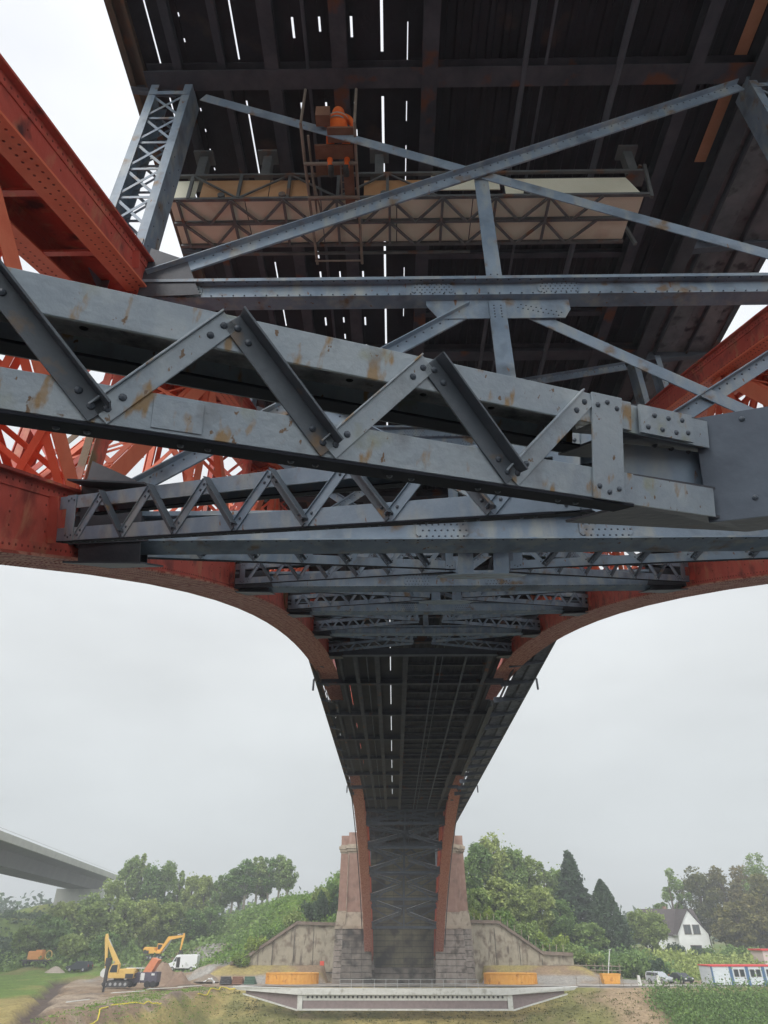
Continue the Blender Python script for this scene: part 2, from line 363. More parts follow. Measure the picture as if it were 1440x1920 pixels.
for i in (0, 1, 2, 3, 4, 12, 13, 14, 15, 16):
    y = NODE[i]; near = i < 3; FM = 'steel' if i < 4 else 'steel_shaded'
    zl = zlow(y) + (0.16 if i == 0 else 0.03)
    hh = 0.36
    strut(y, zl, 0, 0.36, hh, (0.58, 2.45), 'lower_strut', near, mt=FM)
    ztop = DZ - 0.35
    zu = zup(y)
    has_up = zu < 13
    zb = zu - 0.33 if has_up else ztop
    if has_up:
        strut(y - 0.1, zu - 0.29, 0, 0.34, 0.30, (-3.05, 0.62, 2.45), 'upper_strut', near, mt=FM)
    # K brace below: from centre of upper strut / floor beam to the lower nodes
    nx0, nx1 = XL + HW + 0.1, XR - HW - 0.1
    yb = y - 0.12
    if zb - zl > 0.9:
        zc = zb - 0.12
        for a, b, f_ in (((CX - 0.35, zc), (nx0, zl + hh + 0.15), 0.09), ((CX + 0.35, zc), (nx1, zl + hh + 0.15), 0)):
            m = MB(); plate_diag(m, a, b, yb + (0.03 if f_ else 0.055), 0.19, fl=f_, rivs=near and f_ > 0)
            m.build('knee_diagonal', FM, bridge)
        if has_up:
            for a, b in (((nx0 - .3, zu - .3), (CX - .3, zl + hh + .2)), ((nx1 + .3, zu - .3), (CX + .3, zl + hh + .2))):
                m = MB(); plate_diag(m, a, b, yb + 0.11, 0.19, fl=0.10, rivs=near); m.build('knee_diagonal', FM, bridge)
        m = MB(); m.bar((CX, yb - 0.01, zb), (CX, yb - 0.01, zl + hh), 0.02, 0.24, (1, 0, 0))
        for sx in (-1, 1): m.bar((CX + sx * 0.10, yb + 0.04, zb), (CX + sx * 0.10, yb + 0.04, zl + hh), 0.09, 0.016, (1, 0, 0))
        if near:
            for k in range(5): m.rivet((CX - 0.05, yb - 0.02, zb - 0.1 - k * 0.06), (0, -1, 0), 0.014); m.rivet((CX + 0.05, yb - 0.02, zb - 0.1 - k * 0.06), (0, -1, 0), 0.014)
        m.build('centre_post', FM, bridge)
        g = MB()
        yg = yb + 0.004
        g.prism([V((CX - 1.02, yg, zb + 0.12)), V((CX - 0.30, yg, zb + 0.52)), V((CX + 0.34, yg, zb + 0.52)), V((CX + 1.05, yg, zb + 0.12)), V((CX + 1.05, yg, zb - 0.16)), V((CX + 0.95, yg, zb - 0.34)),
                 V((CX - 0.85, yg, zb - 0.34)), V((CX - 1.02, yg, zb - 0.06))][::-1], (0, 0.016, 0))
        if near:
            for k in range(9):
                g.rivet((CX + 0.35 + k * 0.07, yg, zb - 0.06 - k * 0.022), (0, -1, 0), 0.013, 0.8); g.rivet((CX + 0.30 + k * 0.07, yg, zb - 0.12 - k * 0.022), (0, -1, 0), 0.013, 0.8)
        if i < 12: g.build('gusset_plate', FM, bridge)
    if has_up:
        za = zu + 0.06; zt = ztop - 0.42
        yx = y - 0.22
        m = MB(); plate_diag(m, (nx0 - 0.1, za), (nx1 + 0.1, zt), yx - 0.05, 0.22, fl=0.10, rivs=near); m.build('cross_brace', FM, bridge)
        m = MB(); plate_diag(m, (nx0 - 0.1, zt), (nx1 + 0.1, za), yx + 0.01, 0.22, fl=0, rivs=False)
        plate_diag(m, (nx0 - 0.1, zt), (nx1 + 0.1, za), yx + 0.03, 0.10, fl=0, rivs=False); m.build('cross_brace', FM, bridge)
        m = MB(); zc = (za + zt) / 2
        m.bar((CX, yx + 0.035, zu - 0.05), (CX, yx + 0.035, zc + 0.05), 0.02, 0.23, (1, 0, 0))
        for k in range(2):
            for q in (-0.05, 0.05): m.rivet((CX + q, yx + 0.024, zu + 0.1 + k * 0.08), (0, -1, 0), 0.014)
        m.build('centre_post', FM, bridge)
    elif i >= 12:
        za = zl + 0.35; zt = min(ztop, zu + 0.9)
        for a, b in (((nx0, za), (nx1, zt)), ((nx0, zt), (nx1, za))):
            m = MB(); plate_diag(m, a, b, y + (0.1 if a[1] == za else 0.2), 0.25, rivs=False); m.build('cross_brace', FM, bridge)
        m = MB(); m.ibeam((nx0, y, zt), (nx1, y, zt), 0.34, 0.3, 0.02, (0, 0, 1), 0.2); m.build('upper_strut', FM, bridge)

# ---- posts from the upper chord to the deck
def post(X, y, z0, z1, name='deck_post'):
    m = MB(); hw = 0.40; d = 0.46; fw = 0.15
    for sx in (-1, 1):
        xo = X + sx * hw
        m.box(min(xo, xo - sx * 0.02), max(xo, xo - sx * 0.02), y - d/2, y + d/2, z0, z1)
        for yy in (y - d/2 - 0.014, y + d/2):
            m.box(min(xo, xo - sx * fw), max(xo, xo - sx * fw), yy, yy + 0.014, z0, z1)
    o = m.build(name, 'steel', bridge)
    n = max(2, int(round((z1 - z0 - 0.6) / 0.70)))
    if n < 3: return o
    l = MB(); h = (z1 - 0.35 - z0 - 0.9) / (n - 2)
    for yy in (y - d/2 + 0.01, y + d/2 - 0.02):
        for k in range(n - 2):
            a, b = z0 + 0.9 + h * k, z0 + 0.9 + h * (k + 1)
            l.bar((X - hw + 0.08, yy, a + .04), (X + hw - 0.08, yy, b - .04), 0.008, 0.055, (0, 0, 1))
            l.bar((X - hw + 0.08, yy + 0.009, b - .04), (X + hw - 0.08, yy + 0.009, a + .04), 0.008, 0.055, (0, 0, 1))
            l.box(X - hw + 0.05, X + hw - 0.05, yy + 0.018, yy + 0.03, b - 0.03, b + 0.03)
    l.build('lacing', 'steel', o)
    p = MB(); p.box(X - hw + 0.02, X + hw - 0.02, y - d/2 - 0.026, y - d/2 - 0.015, z1 - 0.42, z1 - 0.30)
    p.box(X - hw + 0.02, X + hw - 0.02, y - d/2 - 0.03, y - d/2 - 0.015, z0, z0 + 0.55)
    if y < 20:
        for r_ in range(7):
            for c_ in range(8): p.rivet((X - hw + 0.1 + c_ * 0.085, y - d/2 - 0.03, z0 + 0.05 + r_ * 0.07), (0, -1, 0), 0.014, 0.8)
            for sx in (-1, 1):
                for k in range(2): p.rivet((X + sx * (hw + 0.001), y - 0.12 + k * 0.24, z0 + 0.05 + r_ * 0.5), (sx, 0, 0), 0.014, 0.8)
    p.build('base_plate', 'steel', o)
    return o
for i in (0, 1):
    for X in (XL, XR):
        post(X, NODE[i], zup(NODE[i]) + 0.5, DZ - 0.3)
for i in (12, 13, 14, 15, 16):
    y = NODE[i]
    if zup(y) + 1 < DZ - 0.5:
        for X in (XL, XR): post(X, y, zup(y) + 1.0, DZ - 0.3)
# knee boxes where the struts meet the lower chords
for i in (0, 1, 2, 3, 4):
    y = NODE[i]; z = zlow(y)
    for X, sg in ((XL + HW, 1), (XR - HW, -1)):
        m = MB(); nn = V((0, -slope(zlow, y), 1)).normalized(); tt = V((0, 1, slope(zlow, y))).normalized()
        c = V((X, y, z))
        for off in (-0.05, 0.85):
            m.prism([c + tt * -0.45 + nn * off, c + tt * 0.8 + nn * off, c + tt * 0.55 + nn * off + V((sg * 0.75, 0, 0)), c + tt * -0.2 + nn * off + V((sg * 0.75, 0, 0))], nn * 0.02)
        m.prism([c + tt * -0.1 - nn * 0.03, c + tt * -0.1 + nn * 0.85, c + tt * -0.1 + nn * 0.75 + V((sg * 0.7, 0, 0)), c + tt * -0.1 - nn * 0.03 + V((sg * 0.7, 0, 0))], tt * 0.02)
        m.prism([c + tt * 0.4 - nn * 0.03, c + tt * 0.4 + nn * 0.85, c + tt * 0.4 + nn * 0.75 + V((sg * 0.6, 0, 0)), c + tt * 0.4 - nn * 0.03 + V((sg * 0.6, 0, 0))], tt * 0.02)
        m.build('node_gusset', 'steel_dark', bridge)

# ---- lateral bracing in the plane of the lower chords
def lateral(p0, p1, H=0.455, W=0.42, leg=0.13, per=0.75, near=True, s0=0.3, s1=0.55, bars=True, matn='steel'):
    """p0 outer end, p1 centre end: front bottom edge of a box lattice member"""
    p0, p1 = V(p0), V(p1); d = (p1 - p0); ln = d.length; ax = d.normalized()
    sl = (p1.z - p0.z) / (p1.y - p0.y) if abs(p1.y - p0.y) > 0.1 else 0.3
    n = V((0, -0.40, 1)).normalized(); n = (n - ax * n.dot(ax)).normalized()
    b = ax.cross(n)
    if b.y < 0: b = -b
    t = 0.014
    m = MB()
    def beamq(x0, x1, z0, z1, a=0, e_=None):
        e_ = ln if e_ is None else e_
        m.prism([p0 + ax * a + b * x0 + n * z0, p0 + ax * a + b * x1 + n * z0, p0 + ax * a + b * x1 + n * z1, p0 + ax * a + b * x0 + n * z1], ax * (e_ - a))
    a_ = s0; e_ = ln - s1
    beamq(0, t, 0, leg, a_, e_)
    for x in (0, W - t): beamq(x, x + t, H - leg, H, a_, e_)
    # batten plates near both ends
    for s_ in (a_ + 0.15, e_ - 0.22):
        for x, sg in ((-0.012, -1),):
            m.prism([p0 + ax * s_ + b * x + n * -0.004, p0 + ax * (s_ + 0.16) + b * x - n * 0.004, p0 + ax * (s_ + 0.16) + b * x + n * (H + 0.004), p0 + ax * s_ + b * x + n * (H + 0.004)], b * 0.011)
            if near:
                for u_, v_ in ((0.03, 0.05), (0.13, 0.05), (0.08, 0.03), (0.03, H - 0.05), (0.13, H - 0.05), (0.08, H - 0.03)):
                    m.rivet(p0 + ax * (s_ + u_) + b * (x + (0 if sg < 0 else 0.011)) + n * v_, b * sg, 0.0125 if near else 0.02, 0.8)
    o = m.build('lateral_brace', matn, bridge, bevel=0.002 if near else 0)
    mtop = m; m = MB()
    beamq(0.001, leg, -0.013, -0.001, a_, e_); beamq(W - leg, W - .001, H - leg, H - leg + .012, a_, e_)
    if near:
        q_ = a_ + .12
        while q_ < e_:
            m.rivet(p0 + ax * q_ + b * .07 - n * .013, -n, .0125, .8); m.rivet(p0 + ax * (q_ + .09) + b * .07 - n * .013, -n, .0125, .8); q_ += .378
    m.build('bottom_leg', 'shaded_leg', o, bevel=0.0015 if near else 0); m = mtop
    # cover plate over the top
    c = MB()
    c.prism([p0 + ax * a_ + n * (H - 0.012) + b * t * 1.1, p0 + ax * a_ + n * (H - 0.012) + b * (W - t * 1.1), p0 + ax * e_ + n * (H - 0.012) + b * (W - t * 1.1), p0 + ax * e_ + n * (H - 0.012) + b * t * 1.1], n * 0.012)
    c.build('cover_plate', 'mottled', o)
    if near:
        hl = MB(); s_ = a_ + 0.1; k = 0
        while s_ < e_:
            hl.rivet(p0 + ax * s_ + n * (H - 0.012) + b * (0.09 if k % 2 else W - 0.10), -n, 0.017, 0.35)
            s_ += 0.17; k += 1
        hl.build('bolt_hole', 'hole', o)  # near-black domes: shade inside the plate's holes put in as colour
    # lacing bars
    nb = max(2, int((e_ - a_ - 0.5) / (per / 2))); st = per / 2 if near else (e_ - a_ - 0.5) / nb; s_ = e_ - 0.235 - nb * st
    merged = MB()
    for k in range(nb):
        lo_, hi_ = leg * 0.35, H - leg * 0.35
        q0, q1 = (lo_, hi_) if (k + nb) % 2 == 1 else (hi_, lo_)
        for x, sg in ((-0.001, -1),):
            A = p0 + ax * (s_ + 0.02) + b * x + n * q0; B = p0 + ax * (s_ + st - 0.02) + b * x + n * q1
            dd = (B - A).normalized(); sd = dd.cross(b).normalized()
            A -= dd * 0.03; B += dd * 0.03
            mm = MB() if near else merged
            wd = 0.075
            up_edge = sd if sd.dot(n) > 0 else -sd
            oo = b * sg
            mm.prism([A - sd * wd/2, A + sd * wd/2, B + sd * wd/2, B - sd * wd/2], oo * 0.009)
            if q0 > q1:   # outstanding leg makes this one an angle
                mm.prism([A + up_edge * (wd/2), B + up_edge * (wd/2), B + up_edge * (wd/2) + oo * 0.07, A + up_edge * (wd/2) + oo * 0.07], up_edge * 0.009)
            else:
                mm.prism([A + up_edge * (wd/2), B + up_edge * (wd/2), B + up_edge * (wd/2) + oo * 0.022, A + up_edge * (wd/2) + oo * 0.022], up_edge * 0.007)
            if near:
                for P_, sd_ in ((A, 1), (B, -1)):
                    for g in (0.035, 0.095): mm.rivet(P_ + dd * sd_ * g + oo * 0.009, oo, 0.0135, 0.85)
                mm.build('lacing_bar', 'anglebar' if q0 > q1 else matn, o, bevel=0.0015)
        s_ += st
    if not near: merged.build('lacing', matn, o)
    return o, ax, n, b

C0 = V((CX, 2.6, 1.60))
lateral((XL, 0.26, 1.01), C0 + V((-0.02, -0.01, 0)), matn='steel_near', s1=0.54)
lateral((XR, 0.26, 1.01), C0 + V((0.02, -0.01, 0)), matn='steel_near', s1=0.62)
lateral((XL + 0.4, 6.1, 3.52), C0 + V((-0.02, 0.30, 0.28)), s0=0.45, s1=0.50)
lateral((XR - 0.4, 6.1, 3.52), C0 + V((0.02, 0.30, 0.28)), s0=0.45, s1=0.50)
for i in (0, 1, 2, 3, 12, 13, 14, 15):
    ya, yb = NODE[i], NODE[i + 1]; yc = (ya + yb) / 2
    for x in (XL + 0.4, XR - 0.4):
        for y in (ya + 0.45, yb - 0.45):
            lateral((x, y, zlow(y) + 0.12), (CX, yc, zlow(yc) + 0.12), H=0.45, W=0.42, leg=0.13, near=(i == 0), s0=0.35, s1=0.55, per=0.75 if i < 3 else 1.0, matn='steel' if i < 4 else 'steel_shaded')
    if i >= 2: continue
    m = MB(); zc = zlow(yc) + 0.02; nn = V((0, -slope(zlow, yc), 1)).normalized(); tt = V((0, 1, slope(zlow, yc))).normalized(); c = V((CX, yc, zc))
    for off in (-0.02, 0.46):
        m.prism([c + tt * a + V((bx, 0, 0)) + nn * off for a, bx in ((-.6, -.35), (-.6, .35), (-.2, .75), (.4, .75), (.8, .35), (.8, -.35), (.4, -.75), (-.2, -.75))], nn * 0.014)
    for xx in (-0.42, 0.18):
        m.prism([c + tt * -0.25 + V((xx, 0, 0)), c + tt * -0.25 + V((xx + 0.26, 0, 0)), c + tt * -0.25 + V((xx + 0.26, 0, 0)) + nn * 0.45, c + tt * -0.25 + V((xx, 0, 0)) + nn * 0.45], tt * 0.014)
    m.build('crossing_plate', 'steel', bridge)
# the nearest crossing: through member with solid side plates, shelves and gussets
def crossing():
    d = (V((XR, 0.26, 1.01)) - C0).normalized(); n = V((0, -0.40, 1)).normalized(); n = (n - d * n.dot(d)).normalized(); b = d.cross(n)
    if b.y < 0: b = -b
    m = MB(); H = 0.47
    a0, a1 = -0.10, 0.95
    def pl(s0, s1, x, z0, z1, t=0.014, mm=None):
        (mm or m).prism([C0 + d * s0 + b * x + n * z0, C0 + d * s1 + b * x + n * z0, C0 + d * s1 + b * x + n * z1, C0 + d * s0 + b * x + n * z1], b * t)
    pl(a0, a1, -0.03, -0.01, H + .02)
    pl(0.0, 0.9, 0.44, 0.02, H)
    for s in (-0.12, 0.10, 0.36, 0.62):
        for z in (0.05, H - 0.05): m.rivet(C0 + d * s + b * -0.03 + n * (z + (0.03 if s > 0 else 0)), -b, 0.0135, 0.85)
    o = m.build('crossing_plate', 'steel_plate', bridge, bevel=0.002)
    dA = (C0 - V((XL, 0.26, 1.01))).normalized(); nA = (n - dA * n.dot(dA)).normalized(); bA = dA.cross(nA)
    if bA.y < 0: bA = -bA
    sh = MB()
    def hexa(z, t_, g=0.0):
        sh.prism([C0 - dA * (.56 - g) + bA * (.016 + g) + n * z, C0 - dA * .05 + bA * .016 + n * z, C0 + d * .85 + b * .0 + n * z, C0 + d * .85 + b * .42 + n * z, C0 + d * .1 + b * .5 + n * z, C0 - dA * .6 + bA * .42 + n * z], n * t_)
    hexa(0.0, .012); hexa(0.135, .012, .01); hexa(H - 0.135, .012, .01); hexa(H - .012, .012)
    wb = MB(); wb.prism([C0 - dA * .55 + bA * .15 + n * .15, C0 - dA * .12 + b * .13 + n * .15, C0 - dA * .12 + b * .13 + n * (H - .14), C0 - dA * .55 + bA * .15 + n * (H - .14)], (0, .012, 0))
    for k in range(6):
        for z_ in (.17, .29): wb.rivet(C0 - dA * (.52 - k * .07) + bA * .148 + n * z_, (0, -1, 0), .0125)
    wb.build('inner_web', 'steel', o)
    for k in range(8):
        sh.rivet(C0 - dA * (.5 - k * .06) + bA * (.06 + (k % 2) * .05) + n * .147, n, .013); sh.rivet(C0 - dA * (.3 - k * .05) + bA * (.1 + (k % 2) * .06) + n * (H - .135), -n, .014, 1)
    sh.build('crossing_shelf', 'steel_dark', o)
    # lug on the top chord with a cluster of rivets
    dA = (C0 - V((XL, 0.26, 1.01))).normalized(); nA = (n - dA * n.dot(dA)).normalized(); bA = dA.cross(nA)
    if bA.y < 0: bA = -bA
    q = MB(); s0 = -0.52
    q.prism([C0 + dA * s0 - bA * 0.022 + nA * (0.455 - 0.13), C0 + dA * (s0 + 0.30) - bA * 0.022 + nA * (0.455 - 0.13), C0 + dA * (s0 + 0.30) - bA * 0.022 + nA * 0.455, C0 + dA * s0 - bA * 0.022 + nA * 0.455], bA * 0.012)
    for u_, v_ in ((0.04, 0.03), (0.12, 0.03), (0.2, 0.03), (0.27, 0.04), (0.08, 0.09), (0.16, 0.09), (0.24, 0.095)):
        q.rivet(C0 + dA * (s0 + u_) - bA * 0.022 + nA * (0.325 + v_), -bA, 0.0125, 0.85)
    q.build('lug_plate', 'steel_near', o)
    r_ = MB()
    for z0, z1 in ((0.0, 0.13), (0.325, 0.455)):
        r_.prism([C0 + dA * -0.66 + bA * 0.002 + nA * z0, C0 + dA * -0.1 + bA * 0.002 + nA * z0, C0 + dA * -0.1 + bA * 0.002 + nA * z1, C0 + dA * -0.66 + bA * 0.002 + nA * z1], bA * 0.012)
    r_.build('chord_angle', 'steel_near', o)
crossing()
def patch():
    p0 = V((XL, 0.26, 1.01)); d = (C0 + V((-.02, -.01, 0)) - p0).normalized(); n = V((0, -0.40, 1)).normalized(); n = (n - d * n.dot(d)).normalized(); b = d.cross(n)
    if b.y < 0: b = -b
    for s0, s1, z0, z1 in ((3.72, 3.88, .012, .118),):
        m = MB(); m.prism([p0 + d * s0 - b * .0045 + n * z0, p0 + d * s1 - b * .0045 + n * z0, p0 + d * s1 - b * .0045 + n * z1, p0 + d * s0 - b * .0045 + n * z1], b * .0042)
        m.build('patch_plate', 'steel_near', bridge, bevel=.0012)
M['patch'] = mat('repair_patch_paint', (0.40, 0.44, 0.47), (0.50, 0.53, 0.54), 5, .5, .3, 40, (.30, .18, .08), 8, (.62, .7))
patch()

# ---- deck
DXL, DXR = -5.09, 9.35
Y0, Y1 = -45.0, 175.0
def longbar(m, x0, x1, z0, z1, y0=Y0, y1=Y1): m.box(x0, x1, y0, y1, z0, z1)
SLOTX = ((XL - HW + .02, XL + HW), (XR - HW, XR + HW - .02)); SLOTY = ((38.6, 47.8), (72.6, 86.5))
def slab(m, x0, x1, z0, z1, y0=Y0, y1=Y1):
    cuts = sorted({x0, x1, *[c for s_ in SLOTX for c in s_ if x0 < c < x1]})
    for a, b in zip(cuts[:-1], cuts[1:]):
        mid = (a + b) / 2
        if any(s_[0] < mid < s_[1] for s_ in SLOTX):      # the ribs pass up through open slots in the deck
            ya = y0
            for p, q in SLOTY:
                if min(p, y1) > ya: m.box(a, b, ya, min(p, y1), z0, z1)
                ya = max(ya, min(q, y1)) if q > ya else ya
            if y1 > ya: m.box(a, b, ya, y1, z0, z1)
        else: m.box(a, b, y0, y1, z0, z1)
d = MB()
slits = [(-4.42, 0.035, [(4.9, 7.5), (8.5, 9.3), (47, 48.6), (51.5, 52.6), (57.2, 58.6), (66, 67)]),
         (-3.85, 0.03, [(5.4 + k * 0.42, 5.47 + k * 0.42) for k in range(12)] + [(40.2, 42), (44.2, 47.5)]),
         (-2.88, 0.035, [(3.9, 6.2), (6.95, 9.1), (10.8, 12.9), (44.0, 49.0), (54, 55.4), (60.5, 62.6), (67, 69.0), (73.5, 75.5), (80, 82)]),
         (-1.77, 0.045, [(5.5, 5.85), (7.0, 7.22), (10.5, 10.72), (11.1, 11.35), (12.6, 12.9), (13.4, 13.7)]),
         (-1.27, 0.04, [(5.5, 5.75), (7.0, 7.22), (7.55, 7.7), (11.1, 11.3), (12.6, 12.8), (13.2, 13.4)]),
         (-0.68, 0.045, [(5.5, 5.85), (7.0, 7.22), (7.55, 7.7), (11.1, 11.35), (12.6, 12.9), (13.6, 13.8)]),
         (-0.115, 0.05, [(4.0, 6.1), (6.9, 9.2), (10.2, 13.6)] + [(15 + 7.35 * k, 19.5 + 7.35 * k) for k in range(10)] + [(21, 21.4), (38.9, 40.0), (41, 41.5), (43.9, 48.6)]),
         (0.37, 0.018, [(5.6, 6.4), (7.0, 7.4), (7.9, 8.7), (11.0, 12.6)])]
xs = DXL + 0.35
for x, wd, ops in slits:
    slab(d, xs, x - wd/2, DZ, DZ + 0.03); xs = x + wd/2
    ops = sorted(ops); y = Y0
    for a, b in ops:
        if a > y: slab(d, x - wd, x + wd, DZ + 0.034, DZ + 0.06, y, a)
        y = max(y, b)
    slab(d, x - wd, x + wd, DZ + 0.034, DZ + 0.06, y, Y1)
slab(d, xs, 0.70, DZ, DZ + 0.03)
slab(d, 0.706, 7.0, DZ + 0.02, DZ + 0.05)
k = 0
x = 0.95
while x < 6.5:      # corrugated trough plates
    d.prism([V((x, Y0, DZ + 0.02)), V((x + 0.03, Y0, DZ - 0.03)), V((x + 0.12, Y0, DZ - 0.03)), V((x + 0.15, Y0, DZ + 0.02))], (0, Y1 - Y0, 0)); x += 0.30
deck = d.build('deck', 'deck', bridge)
# second deck layer: sleepers under the open track, tiny cracks of light
s_ = MB()
for x, y, a, b in ((0.12, 10.5, .30, .035), (0.12, 13.0, .30, .035), (-3.5, 8.3, .35, .04)): pass
st = MB()
for y in NODE + [-0.65, -8, -15.35, -22.7] + [131.65, 139, 146.35, 153.7, 161]:
    b = MB()
    b.ibeam((DXL + 0.4, y - 0.3, DZ - 0.17), (7.3, y - 0.3, DZ - 0.17), 0.36, 0.32, 0.022, (0, 0, 1), 0.02)
    b.build('floor_beam', 'brown', bridge, 'rust flecked floor beam' if y == NODE[0] else None)
    for q in (0, half):
        yy = y - 0.1 + q; g = MB()
        g.prism([V((7.15, yy, DZ - 0.42)), V((DXR - .05, yy, DZ - 0.14)), V((DXR - .05, yy, DZ - 0.02)), V((7.15, yy, DZ - 0.02))], (0, 0.03, 0))
        g.bar((7.15, yy + 0.015, DZ - 0.43), (DXR - .05, yy + 0.015, DZ - 0.15), 0.16, 0.02); g.build('walkway_bracket', 'steel_shaded', bridge)
        g = MB(); g.prism([V((DXL + .5, yy, DZ - 0.36)), V((DXL + 0.03, yy, DZ - 0.18)), V((DXL + 0.03, yy, DZ - 0.02)), V((DXL + .5, yy, DZ - 0.02))], (0, 0.03, 0))
        g.bar((DXL + .9, yy + 0.015, DZ - 0.37), (DXL + 0.02, yy + 0.015, DZ - 0.19), 0.14, 0.02); g.build('edge_bracket', 'steel_shaded', bridge)
for x, wd, h, mt in ((-2.22, 0.26, 0.30, 'brown'), (-0.92, 0.30, 0.30, 'brown'), (0.80, 0.30, 0.34, 'brown'), (5.85, 0.26, 0.34, 'brown'), (7.08, 0.34, 0.46, 'steel_dark'),
                     (-4.05, 0.16, 0.2, 'brown'), (-3.2, 0.14, 0.16, 'brown')):
    m = MB(); cutx = any(a < x < b for a, b in SLOTX)
    for ya, yb in (((Y0, SLOTY[0][0]), (SLOTY[0][1], SLOTY[1][0]), (SLOTY[1][1], Y1)) if cutx else ((Y0, Y1),)):
        m = MB(); m.ibeam((x, ya, DZ - h/2 - 0.012), (x, yb, DZ - h/2 - 0.012), wd, h, 0.02); m.build('stringer', mt, bridge)
for yy in [NODE[0] - 7.35 + 1.8375 * k for k in range(0, 68)]:
    if abs((yy - NODE[0]) % 7.35) < 0.1 or abs((yy - NODE[0]) % 7.35 - 7.35) < 0.1: continue
    m = MB(); m.ibeam((0.96, yy + 0.15, DZ - 0.12), (5.7, yy + 0.15, DZ - 0.12), 0.14, 0.16, 0.015)
    m.build('cross_bearer', 'brown', bridge)
m = MB()                                   # right hand walkway: slab strips between longitudinal joints
for x0, x1, z in ((7.30, 7.62, 0.05), (7.66, 8.20, 0.0), (8.24, 8.52, 0.06), (8.56, 9.0, 0.0), (9.0, DXR, 0.05)):
    slab(m, x0, x1, DZ - 0.02 + z, DZ + 0.20)
m.build('walkway_slab', 'walk', bridge)
m = MB(); m.box(DXR, DXR + 0.04, Y0, Y1, DZ - 0.05, DZ + 0.45); m.box(DXR - 0.12, DXR, Y0, Y1, DZ - 0.07, DZ - 0.045)
m.box(7.62, 7.66, Y0, Y1, DZ - 0.14, DZ + 0.1); m.box(8.52, 8.56, Y0, Y1, DZ - 0.12, DZ + 0.1)
m.build('edge_girder', 'steel_dark', bridge)
m = MB(); m.box(DXL, DXL + 0.33, Y0, Y1, DZ + 0.03, DZ + 0.06); m.box(DXL - 0.01, DXL + 0.02, Y0, Y1, DZ - 0.12, DZ + 0.45); m.box(DXL + 0.02, DXL + 0.12, Y0, Y1, DZ - 0.13, DZ - 0.11)
m.box(DXL + 0.30, DXL + 0.36, Y0, Y1, DZ - 0.16, DZ + 0.028)
m.build('edge_girder', 'rustpanel', bridge)
m = MB(); m.box(6.63, 6.87, 3.0, 6.2, DZ - 0.05, DZ - 0.035); m.box(6.66, 6.9, 6.9, 8.3, DZ - 0.05, DZ - 0.035)
m.build('timber_plank', mat('raw_timber', (0.55, 0.27, 0.14), (0.62, 0.34, 0.2), 3, 0.8), bridge)
for x, z, r in ((2.6, DZ - .30, .055), (3.0, DZ - .28, .03), (4.4, DZ - .30, .07), (-1.55, DZ - .12, .035)):
    m = MB(); m.tube([(x, Y0, z), (x, Y1, z)], r, 8); m.build('service_pipe', 'steel_shaded', bridge)
# parapet railing on both edges of the deck
for X in (DXL + 0.1, DXR - 0.1):
    m = MB()
    for z in (0.8, 1.15, 1.5): m.tube([(X, Y0, DZ + z), (X, Y1, DZ + z)], 0.03, 6)
    y = Y0
    while y < Y1: m.bar((X, y, DZ + 0.2), (X, y, DZ + 1.5), 0.06, 0.06, (1, 0, 0)); y += 1.8375
    m.build('railing', 'steel_dark', bridge)
# small drain spouts on the deck edges
for X, sg in ((DXL - 0.03, -1), (DXR + 0.06, 1)):
    for y in (43.2, 80.3):
        m = MB(); m.tube([(X, y, DZ + 0.1), (X + sg * 0.08, y, DZ), (X + sg * 0.1, y, DZ - 0.7)], 0.07, 8); m.build('drain_spout', 'steel_dark', bridge)
# slender cable trough rising outside each far rib
for X, sg in ((XL - 0.95, -1), (XR + 0.95, 1)):
    m = MB(); pts = []
    for k in range(40):
        y = 84 + k * 1.25; pts.append((X, y, zlow(y) + 1.0))
    m.tube(pts, 0.07, 6)
    for k in range(0, 40, 4): m.bar(pts[k], (X - sg * 0.4, pts[k][1], pts[k][2]), 0.05, 0.05)
    m.build('inspection_ladder', 'steel_dark', bridge)

# ================================================================== gantry and worker under the deck
M['cream'] = mat('plywood_cream', (0.84, 0.82, 0.64), (0.92, 0.90, 0.74), 1.6, 0.7, 0.05, 20, (0.66, 0.56, 0.42), 1.3, (0.60, 0.76))
M['creamrust'] = mat('plywood_stained', (0.52, 0.27, 0.12), (0.60, 0.36, 0.2), 1.4, 0.75)
M['gantry'] = mat('gantry_steel', (0.10, 0.11, 0.12), (0.17, 0.18, 0.18), 3, 0.6, 0.1, 20, (0.20, 0.10, 0.06), 3, (0.58, 0.7))
M['tube'] = mat('rusty_tube', (0.19, 0.16, 0.13), (0.30, 0.24, 0.2), 4, 0.6)
M['brownboard'] = mat('rust_board', (0.17, 0.08, 0.05), (0.25, 0.13, 0.08), 3, 0.8)
gan = thing('inspection_gantry', 'long steel lattice gantry with cream boards hanging below the bridge deck', 'gantry', (0, 8.3, 12.2))
def inl(o, root):   # parent without moving
    o.parent = root; o.location = -root.location; return o
gx0, gx1, gy0, gy1, gz = -4.35, 5.1, 7.74, 8.78, 12.2
m = MB()
for y, z in ((gy0, gz), ((gy0 + gy1) / 2, gz), (gy1, gz), (gy0, gz + 0.80), (gy1, gz + 0.8)):
    m.bar((gx0, y, z), (gx1 - (0.0 if y != gy1 else 0.25), y, z), 0.06, 0.06)
m.bar((gx0 + .2, gy1 + 0.22, gz + 0.02), (1.7, gy1 + 0.22, gz + 0.02), 0.05, 0.05)
ym = (gy0 + gy1) / 2
